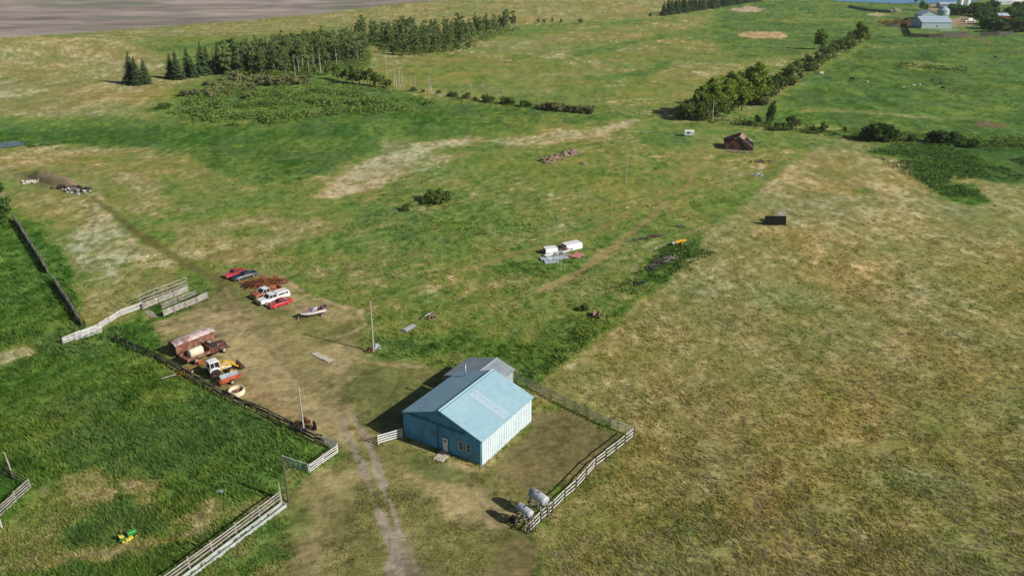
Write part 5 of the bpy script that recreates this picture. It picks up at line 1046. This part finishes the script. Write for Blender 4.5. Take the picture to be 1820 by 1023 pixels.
fence('rail_fence', 'pale rail fence in front of the blue grey barn wall', [(1640,56),(1670,57),(1702,55)], 1.5, 3, 4, M['galvw'], M['galvw'])
fence('wire_fence', 'row of thin posts left of the far corral', [(1566,66),(1590,69),(1614,70)], 1.3, 1, 4, M['greywood'], M['greywood'], bw=.05)
heap('scrap_yard', 'rusty orange machinery scrap left of the far barn', 'scrap', (1592,42), 'rust', 60, 14, 7, 2.2, 4, .5, 0, 51, .3)
heap('scrap_yard', 'dark red and brown machinery scrap close to the far barn', 'scrap', (1618,38), 'maroon', 60, 12, 9, 2.4, 4, .5, 0, 52, .3)
heap('scrap_yard', 'orange brown hay and scrap beside the barn corner', 'scrap', (1627,44), 'rust', 40, 8, 5, 2.0, 3, .5, 0, 53, .3)
heap('manure_heap', 'tan heap behind the far scrap yard', 'heap', (1590,22), 'concrete', 60, 6, 4, 3.5, 2.4, .7, 0, 54, .3)
# ------------------------------------------------------------------ vegetation
def leaves(pts, size, seed, flat=0.0):
    r = np.random.default_rng(seed); n = len(pts); s = size * r.uniform(.6, 1.4, n)
    a = r.normal(0, 1, (n, 3)); a[:, 2] *= (1 - flat); a /= np.linalg.norm(a, axis=1)[:, None]; b = r.normal(0, 1, (n, 3)); b -= a * (a * b).sum(1)[:, None]; b /= np.linalg.norm(b, axis=1)[:, None]
    V = np.stack([pts - (a * s[:, None]), pts + b * s[:, None] * .7, pts + a * s[:, None], pts - b * s[:, None] * .6], 1)
    F = np.arange(n * 4).reshape(-1, 4); t = r.uniform(.55, 1.5, n)[:, None] * np.stack([r.uniform(.85, 1.2, n), np.ones(n), r.uniform(.7, 1.1, n)], 1); C = np.repeat(t, 4, 0)
    return V.reshape(-1, 3), F, C
def crown_pts(r, n, cx, cy, cz, rx, ry, rz, ncl, cl):
    """leaves gathered in clumps spread over an uneven crown"""
    th = r.uniform(0, 6.283, ncl); ph = np.arccos(r.uniform(-.75, 1, ncl)); rad = r.uniform(.45, 1.0, ncl)
    c = np.stack([cx + rx * rad * np.sin(ph) * np.cos(th), cy + ry * rad * np.sin(ph) * np.sin(th), cz + rz * rad * np.cos(ph)], 1)
    k = r.integers(0, ncl, n); sz = r.uniform(.6, 1.3, ncl)[k] * cl; return c[k] + r.normal(0, .42, (n, 3)) * sz[:, None] * np.array([1, 1, .75])
def make_tree(name, label, cat, H_, rx, base, n, leaf, lm, bark, seed, ncl=26, cl=1.0, trunk=.16, bare=.0, group=None, fork=1):
    r = np.random.default_rng(seed); root = empty(name, (0, 0, -50), 0, label, cat, group); m = MB()
    for f in range(fork):
        o = Vector((r.normal(0, .5), r.normal(0, .5), 0)) * (fork > 1); top = Vector((o.x * 2 + r.normal(0, .3), o.y * 2 + r.normal(0, .3), H_ * .92)); m.tube(o * .4 + Vector((0, 0, -.4)), top, trunk, trunk * .2, 6)
        for k in range(9): t = r.uniform(.3, .9); a = r.uniform(0, 6.28); p = (o * .4).lerp(top, t); m.tube(p, p + Vector((math.cos(a), math.sin(a), .7)) * rx * r.uniform(.5, .9), trunk * .3, .015, 4, False)
    m.build('trunk', M[bark], root)
    if n:
        h0 = H_ * base; P = crown_pts(r, n, 0, 0, (H_ + h0) / 2, rx, rx, (H_ - h0) / 2, ncl, cl); V, F, C = leaves(P, leaf, seed + 1); link('crown', np_mesh('crown', V, F, C), M[lm], root)
    return root
def make_spruce(label, H_, rx, seed, lm='spruce', group=None):
    r = np.random.default_rng(seed); root = empty('spruce_tree', (0, 0, -50), 0, label, 'spruce', group); MB().tube((0, 0, -.4), (0, 0, H_ * .97), .2, .02, 6).build('trunk', M['bark'], root)
    V = []; C = []; z = .5
    while z < H_:
        t = z / H_; R0 = rx * (1 - t) ** .85 * r.uniform(.75, 1.15) + .12; nb = max(7, int(18 * (1 - t) + 7))
        for k in range(nb):
            a = r.uniform(0, 6.28); L_ = R0 * r.uniform(.75, 1.12); d = np.array([math.cos(a), math.sin(a), 0]); s = np.array([-d[1], d[0], 0]); p0 = np.array([0, 0, z + .25]); 
            for q in range(4):
                u0 = q / 4; u1 = (q + 1.3) / 4; w_ = (.45 + .40 * math.sin(math.pi * min(1, (u0 + .1)))) * L_ * .6; dr = -.30 * L_
                A_ = p0 + d * L_ * u0 + np.array([0, 0, dr * u0]); B_ = p0 + d * L_ * u1 + np.array([0, 0, dr * u1 - r.uniform(.05, .25)]); up = np.array([0, 0, r.uniform(-.25, .12)])
                V += [A_, A_ * .4 + B_ * .6 + s * w_ * .5 + up, B_, A_ * .4 + B_ * .6 - s * w_ * .5 + up]; t_ = r.uniform(.6, 1.6); C += [(t_, t_, t_ * .9)] * 4
        z += .36 + .2 * (1 - t)
    V = np.array(V); link('crown', np_mesh('crown', V, np.arange(len(V)).reshape(-1, 4), np.array(C)), M[lm], root); return root
def place(protos, spots, group, labels, rnd, cnt={}):
    """spots: (px, py, scale); the first use of a prototype moves the prototype itself"""
    for i, s in enumerate(spots):
        pr = protos[i % len(protos)]; q = G(s[0], s[1]); sc = s[2] * rnd.uniform(.86, 1.12); wz = s[3] if len(s) > 3 else 1
        lab = labels[i] if isinstance(labels, list) else labels
        if not pr.get('used'):
            pr['used'] = 1; pr.location = q; pr.rotation_euler = (0, 0, rnd.uniform(0, 6.28)); pr.scale = (sc * wz, sc * wz, sc); pr['label'] = lab
            if group: pr['group'] = group
        else:
            o = dup(pr, q, rnd.uniform(0, 6.28), (sc * wz, sc * wz, sc), lab, group)
            if not group and 'group' in o: del o['group']
rnd = random.Random(77)
SPR = [make_spruce('spruce', 14, 4.3, 100 + i) for i in range(4)]
place(SPR, [(236,149,1.0),(245,151,1.02),(260,149,.98)], None, ['left one of the three spruces standing apart on the hillside', 'middle one of the three spruces standing apart on the hillside', 'right one of the three spruces standing apart on the hillside'], rnd)
place(SPR, [(306,139,.85),(317,141,1.1),(337,136,1.05),(344,138,.8),(362,133,1.3),(371,132,1.0)], None,
 ['short spruce leftmost beside the end of the aspen wood','tall spruce second from the left by the aspen wood','slender spruce in the middle of the spruces by the wood','small spruce tucked right of the slender one','tallest spruce just left of the dead brown one','dark spruce touching the dead brown spruce'], rnd)
place(SPR, [(392,130,1.2),(434,132,1.15),(478,127,1.1),(414,128,.95)], None, ['dark spruce at the left edge of the aspen wood','dark spruce standing among the first aspens','dark spruce deep among the left aspens','shorter dark spruce between two aspens at the left edge'], rnd)
for sp_ in (make_spruce('dead rusty brown spruce beside the aspen wood', 11.5, 2.0, 110, 'deadspruce'),): sp_.location = G(382, 131); sp_['used'] = 1
sb = []
for i in range(34): t = i / 33; sb.append((1182 + t * 166 + rnd.uniform(-1, 1), 27 - t * 25 + rnd.uniform(-.6, .6), rnd.uniform(.85, 1.1)))
place(SPR, sb[1:], 'spruces of the far shelterbelt', 'dark spruce in the straight far shelterbelt at the top', rnd)
place(SPR, [(1179, 28, .85)], None, ['dark spruce standing slightly apart at the left end of the shelterbelt'], rnd)
ASP = [make_tree('aspen_tree', 'aspen', 'aspen', 14, 2.9, .0, 3600, .27, 'aspen', 'birch', 200 + i, 34, 1.0, .13) for i in range(5)]
def scatter(poly, n, mind, sc):
    """ground spots inside a pixel outline, at least mind pixels apart"""
    P = np.array(poly, float); out = []; t = 0
    while len(out) < n and t < 30000:
        t += 1; x = rnd.uniform(P[:, 0].min(), P[:, 0].max()); y = rnd.uniform(P[:, 1].min(), P[:, 1].max())
        if poly_d(np.array([x]), np.array([y]), P, 1)[0] < 0: continue
        if any((x - a) ** 2 + ((y - b) * 2.4) ** 2 < mind ** 2 for a, b, _ in out): continue
        out.append((x, y, rnd.uniform(*sc)))
    return sorted(out, key=lambda q: -q[1])
place(ASP, scatter([(395,136),(450,137),(520,132),(570,120),(650,113),(655,104),(640,92),(560,96),(470,112),(400,122)], 105, 6.2, (.92, 1.18)), 'aspens of the nearer wood', 'leafy aspen in the nearer wood behind the willow scrub', rnd)
place(ASP, scatter([(634,68),(690,92),(760,97),(790,88),(830,80),(870,62),(925,46),(900,42),(820,56),(700,62),(640,58)], 95, 6, (.72, .98)), 'aspens of the farther wood', 'leafy aspen in the farther wood below the ploughed land', rnd)
BARE_ = [make_tree('dead_tree', 'dead', 'dead tree', 10, 1.1, .3, 26, .16, 'aspen', 'birch', 240 + i, 6, .5, .17) for i in range(3)]
place(BARE_, [(525,136,1.2),(533,137,1.1),(541,136,1.25),(549,135,1.15),(560,131,1.1),(570,130,1.2),(600,124,1.1),(637,114,1.1),(643,113,1.15)], 'pale dead trunks along the front of the nearer wood', 'pale bare trunk standing at the front of the nearer wood', rnd)
place(BARE_, [(661,136,.9),(687,135,1.1),(701,152,1.0),(704,156,1.2),(711,157,1.15),(716,154,1.1),(730,153,.7),(739,158,.8),(764,166,.9),(767,163,.8),(817,172,.8),(839,175,.8),(861,180,.9),(868,181,.7),(884,183,.8)], 'leafless pale trees along the middle fence line', 'leafless pale slim tree along the middle fence line', rnd)
SM = [make_tree('small_tree', 'small', 'tree', 6.5, 2.5, .05, 1700, .25, 'bush', 'bark', 260 + i, 24, .9, .12, fork=3) for i in range(3)]
place(SM, [(583,134,.9),(600,142,1.0),(615,146,1.0),(626,148,1.15),(640,150,1.2),(655,152,1.1),(667,153,.9),(680,155,.85),(560,138,.7),(545,139,.8),(690,157,.6)], 'small trees at the head of the middle fence line', 'dense small tree at the head of the middle fence line', rnd)
place(SM, [(737,98,.9),(700,97,.9),(720,99,1.0),(756,97,.8),(770,94,.6,1.3),(790,92,.6,1.3),(812,90,.6,1.3),(832,87,.65,1.3),(680,94,.8)], 'low trees fronting the farther wood', 'low tree fronting the farther wood', rnd)
place(SM, [(957,41,.55),(967,42,.55),(982,41,.6),(997,41,.55),(1032,43,.75,1.3),(1156,33,.8)], 'small trees strung along the far fence', 'small tree on the far fence above the upper pasture', rnd)
BU = []
for i in range(4):
    r = np.random.default_rng(300 + i); root = empty('bush', (0, 0, -50), 0, 'bush', 'bush'); m = MB()
    for k in range(7): a = r.uniform(0, 6.28); m.tube((0, 0, -.1), (math.cos(a) * 1.1, math.sin(a) * 1.1, r.uniform(1, 2)), .05, .015, 4)
    m.build('stems', M['bark'], root); P = crown_pts(r, 1300, 0, 0, 1.1, 1.7, 1.7, 1.2, 20, .7); P[:, 2] = np.abs(P[:, 2]); V, F, C = leaves(P, .18, 300 + i); link('foliage', np_mesh('foliage', V, F, C), M['willow' if i < 2 else 'bush'], root); BU.append(root)
GW, GB = BU[:2], BU[2:]
place(GW, [(330,171,1.4,1.3),(345,170,1.1,1.2),(362,171,1.5,1.3),(378,173,1.6,1.2),(400,168,1.7,1.2),(412,160,1.5,1.3),(385,157,1.4,1.3),(430,150,1.8,1.2),(445,160,1.5,1.2),(420,142,1.6,1.2),(398,148,1.5,1.2),(370,152,1.0,1.2),(455,146,1.7,1.3),(472,150,1.7,1.3),(490,152,1.8,1.3),(508,152,1.8,1.3),(525,150,1.7,1.3),(540,148,1.6,1.2),(440,172,1.0,1.3)], 'grey green willows along the top of the scrub', 'rounded grey green willow clump along the top of the scrub', rnd)
place(GB, [(293,192,.9,1.6),(282,194,.5,1.4)], None, ['low bush lying alone left of the willow scrub','tiny bush left of the low lone bush'], rnd)
place(GB, [(767,361,.9,1.5),(777,358,1.15,1.5),(789,354,1.0,1.5),(722,374,.8,.9),(717,376,.4)], None, ['left third of the round bush clump in the middle pasture','middle of the round bush clump in the middle pasture','right third of the round bush clump in the middle pasture','small dark shrub below left of the bush clump','tiny shrub at the foot of the small dark shrub'], rnd)
place(GB, [(1038,551,.6,.9),(1030,552,.35)], None, ['dark little shrub left of the small brown wagon','tiny shrub beside the dark little shrub'], rnd)
hd = [(735,162,.8),(752,164,.6),(780,166,.6),(800,171,.9,1),(808,172,.9,1),(829,175,1.0,1),(845,178,.6),(864,181,1.1,1),(870,182,1.1,1),(897,184,1.2,1),(903,185,1.2,1),(909,186,1.1,1),(932,189,1.2,1),(940,190,.9),(955,192,.6)]
place(GB, hd, 'shrubs strung along the middle fence line', 'small shrub strung along the middle fence line', rnd)
place(GW, [(968 + i * 9, 195 + i * .75, 1.25 + .15 * math.sin(i), 1.0) for i in range(10)], 'dense willows forming a low hedge on the fence line', 'dark willow in the low hedge at the right end of the fence line', rnd)
COT = [make_tree('cottonwood_tree', 'cottonwood', 'tree', 17.5, 5.4, .03, 11000, .38, 'cotton', 'bark', 320 + i, 60, 1.35, .35, fork=2) for i in range(2)]
place(COT, [(1333,186,1.0),(1302,190,.84),(1285,200,.78),(1258,206,.95,.85),(1242,208,.70,.8),(1318,196,.66),(1346,180,.72),(1270,203,.86),(1312,192,.88),(1295,197,.72)], None,
 ['tallest cottonwood at the right of the big tree group','light green cottonwood left of the tallest one','rounded cottonwood in the middle of the big tree group','dark cottonwood near the left of the big tree group','smaller dark cottonwood at the left of the big tree group','low cottonwood in front of the tallest one','cottonwood half hidden behind the tallest one','dark cottonwood between the dark one and the rounded one','tall cottonwood crowding the left side of the tallest one','lower cottonwood filling the gap in the middle of the group'], rnd)
place(SM, [(1212,210,.9),(1226,214,1.2,1.0),(1239,214,1.1),(1250,215,.9),(1262,212,1.1),(1276,211,1.1),(1290,208,1.0),(1222,207,1.0)], 'small trees at the foot of the cottonwoods', 'small tree at the foot of the big cottonwoods', rnd)
HG = []
for i in range(40): t = i / 39; HG.append((1345 + t * 178 + rnd.uniform(-4, 4), 186 - t * 111 + rnd.uniform(-5, 4), rnd.uniform(.85, 1.35), 1.15))
place([SM[0], GW[0], SM[1], SM[2]], [(a, b, s * (1.9 if i % 4 == 1 else 1), w_) for i, (a, b, s, w_) in enumerate(HG)], 'shrubs of the diagonal hedge', 'shrubby small tree in the diagonal hedge on the right', rnd)
place(COT, [(1458,88,.66,1.1),(1528,76,.72,1.0),(1517,76,.50),(1540,76,.45)], None, ['round cottonwood standing behind the upper part of the hedge','round cottonwood at the top end of the hedge','small cottonwood left of the hedge end','small cottonwood right of the hedge end'], rnd)
place(SM, [(1367,226,1.3,.5),(1405,232,.95),(1416,232,.7),(1392,233,.5),(1381,233,.5),(1345,222,.5),(1460,238,.6),(1443,236,.4),(1500,240,.5)], 'shrubs on the lower right fence line', 'shrub on the lower right fence line', rnd)
DB = []
for i in range(2):
    r = np.random.default_rng(340 + i); root = empty('thicket_bush', (0, 0, -50), 0, 'bush', 'bush'); MB().tube((0, 0, -.1), (0, .2, 2.4), .1, .03, 5).build('stems', M['bark'], root)
    P = crown_pts(r, 2200, 0, 0, 1.8, 2.6, 2.6, 1.9, 26, .9); P[:, 2] = np.abs(P[:, 2]); V, F, C = leaves(P, .24, 350 + i); link('foliage', np_mesh('foliage', V, F, C), M['darkbush'], root); DB.append(root)
place(DB, [(1540,248,1.2),(1553,250,1.55),(1566,250,1.6),(1580,249,1.4),(1590,248,.8)], 'dark bushes of the big thicket on the right', 'dark bush of the big thicket on the lower right fence line', rnd)
place(DB, [(1655,252,.9),(1668,254,1.1),(1680,256,1.2),(1693,256,1.1),(1703,256,.8),(1725,262,.7),(1620,252,.6)], 'dark bushes right of the big thicket', 'dark bush right of the big thicket on the fence line', rnd)
place(DB, [(-18,392,1.6),(-8,374,1.5),(-20,360,1.7),(-2,398,.7)], 'dark bushes at the left edge', 'dark leafy bush cut by the left edge of the picture', rnd)
ft_ = [(1695,23),(1706,26),(1718,25),(1729,28),(1740,29),(1752,31),(1763,30),(1735,20),(1748,18),(1760,17),(1802,24),(1814,28),(1797,32),(1808,36),(1745,36),(1756,44),(1766,46),(1830,34),(1840,50),(1822,20),(1812,15),(1760,52),(1775,52),(1792,54),(1812,56),(1820,46),(1804,46),(1770,57),(1846,22)]
place(DB, [(a, b, 2.0 if i % 3 else 2.5, 1.3) for i, (a, b) in enumerate(ft_)], 'dark trees of the far farmyard', 'dark leafy tree in the clump around the far farmyard', rnd)
place(COT, [(1638,18,.5),(1645,20,.4),(1627,6,.35)], None, ['round dark tree left of the farmyard lane near the lake','smaller tree beside the round dark tree near the lake','lone dark tree right on the lake shore'], rnd)
# willow scrub and weeds nobody could count
def scrub(name, label, poly, n, size, zmax, lm, seed, thr=.0):
    P = np.array(poly, float); r = np.random.default_rng(seed); px = r.uniform(P[:, 0].min(), P[:, 0].max(), n * 4); py = r.uniform(P[:, 1].min(), P[:, 1].max(), n * 4); ok = poly_d(px, py, P, 2) > r.normal(0, 6, n * 4); px = px[ok][:n]; py = py[ok][:n]
    dy = FPX * CP - (py - PH / 2) * SP; k = CAMH / (FPX * SP + (py - PH / 2) * CP); x = (px - PW / 2) * k; y = dy * k
    cl = fbm(x, y, 9, 3, seed, .7); kp = cl > thr; x = x[kp]; y = y[kp]; cl = cl[kp]; N = len(x); reps = 9
    X = np.repeat(x, reps) + r.normal(0, size * 1.5, N * reps); Y = np.repeat(y, reps) + r.normal(0, size * 1.5, N * reps); T = np.repeat(np.clip((cl - thr) * 3, .15, 1), reps)
    Z = hgt(X, Y) + r.uniform(0, 1, N * reps) ** .7 * zmax * T; V, F, C = leaves(np.stack([X, Y, Z], 1), size, seed); o = link(name, np_mesh(name, V, F, C), M[lm]); o['kind'] = 'stuff'; return tag(o, label, 'scrub')
scrub('willow_scrub', 'wide patch of low green willow scrub in front of the nearer wood', [(330,178),(400,150),(470,148),(560,146),(640,158),(775,185),(700,198),(560,206),(480,220),(380,222),(280,205),(330,195)], 9000, .30, 2.5, 'bush', 401, -.06)
scrub('wood_undergrowth', 'thick leafy undergrowth beneath the aspens of the nearer wood', [(398,138),(450,140),(520,137),(570,128),(655,120),(660,100),(560,96),(470,108),(400,120)], 2600, .30, 3.0, 'bush', 411, -.3)
scrub('wood_undergrowth', 'thick leafy undergrowth beneath the aspens of the farther wood', [(634,70),(680,94),(740,101),(800,92),(860,76),(925,50),(900,44),(820,56),(700,60),(640,60)], 2200, .32, 3.0, 'bush', 412, -.3)
scrub('weed_patch', 'dark green weeds covering the upper part of the right pasture', [(1540,268),(1580,258),(1700,252),(1900,250),(1900,320),(1720,316),(1700,322),(1755,358),(1690,352),(1625,315)], 3800, .20, .7, 'darkbush', 402, -.1)
scrub('fence_line_brush', 'low brush and tall weeds along the lower right fence line', [(1200,208),(1320,222),(1440,236),(1560,250),(1700,258),(1820,262),(1900,262),(1900,250),(1700,244),(1560,238),(1440,228),(1320,214),(1200,204)], 2600, .22, 1.2, 'bush', 403, -.1)
scrub('fence_line_brush', 'low brush along the middle fence line between the shrubs', [(620,156),(740,168),(870,186),(960,196),(1060,204),(1200,212),(1200,206),(1060,199),(960,190),(870,181),(740,163),(620,150)], 1500, .18, .8, 'darkbush', 404, -.1)
scrub('pond_reeds', 'dark marsh plants around the small pond at the left', [(-20,240),(60,244),(130,246),(120,256),(70,262),(50,256),(30,248),(-20,250)], 900, .22, .8, 'darkbush', 405, -.1)
scrub('field_weeds', 'scattered dark weeds on the far right pasture', [(1600,112),(1660,118),(1720,125),(1720,130),(1650,128),(1590,118)], 300, .3, .7, 'darkbush', 406, -.1)
scrub('edge_brush', 'low broken line of dark weeds running down the pasture edge to the sheds', [(1180,450),(1230,440),(1150,520),(1060,600),(950,672),(925,660),(1030,575),(1110,500)], 900, .17, .8, 'bush', 408, .05)
sheet('metal_sheet', 'white sheet lying across the middle of the scrap pile', [(966,457),(985,452),(992,455),(972,460)], 'white', .55)
sheet('metal_sheet', 'white board poking out below the right canopy', [(998,452),(1012,447),(1016,449),(1001,454)], 'white', .6)
heap('scrap_boards', 'white splintered boards along the front of the scrap pile', 'boards', (985,462), 'white', 18, 2.4, .5, .4, 1.6, .1, .1, 61, .15)
scrub('edge_weeds', 'deep green weeds around the rotting rails at the pasture edge', [(1130,485),(1175,440),(1260,430),(1270,450),(1190,490),(1140,500)], 700, .16, .7, 'bush', 407, .0)
# ------------------------------------------------------------------ the air over the far fields
m = MB().box(-15000, 15000, -650, 5300, -3, 66); hz = m.build('haze', None); hz['kind'] = 'stuff'; tag(hz, 'thin summer haze over the far fields', 'haze')
hm = bpy.data.materials.new('haze_air'); hm.use_nodes = True; N = hm.node_tree.nodes; N.remove(N['Principled BSDF'])
pv = N.new('ShaderNodeVolumePrincipled'); pv.inputs['Color'].default_value = (.80, .88, 1, 1); pv.inputs['Density'].default_value = .00006; pv.inputs['Anisotropy'].default_value = .2
hm.node_tree.links.new(pv.outputs[0], N['Material Output'].inputs['Volume']); hz.data.materials.append(hm)
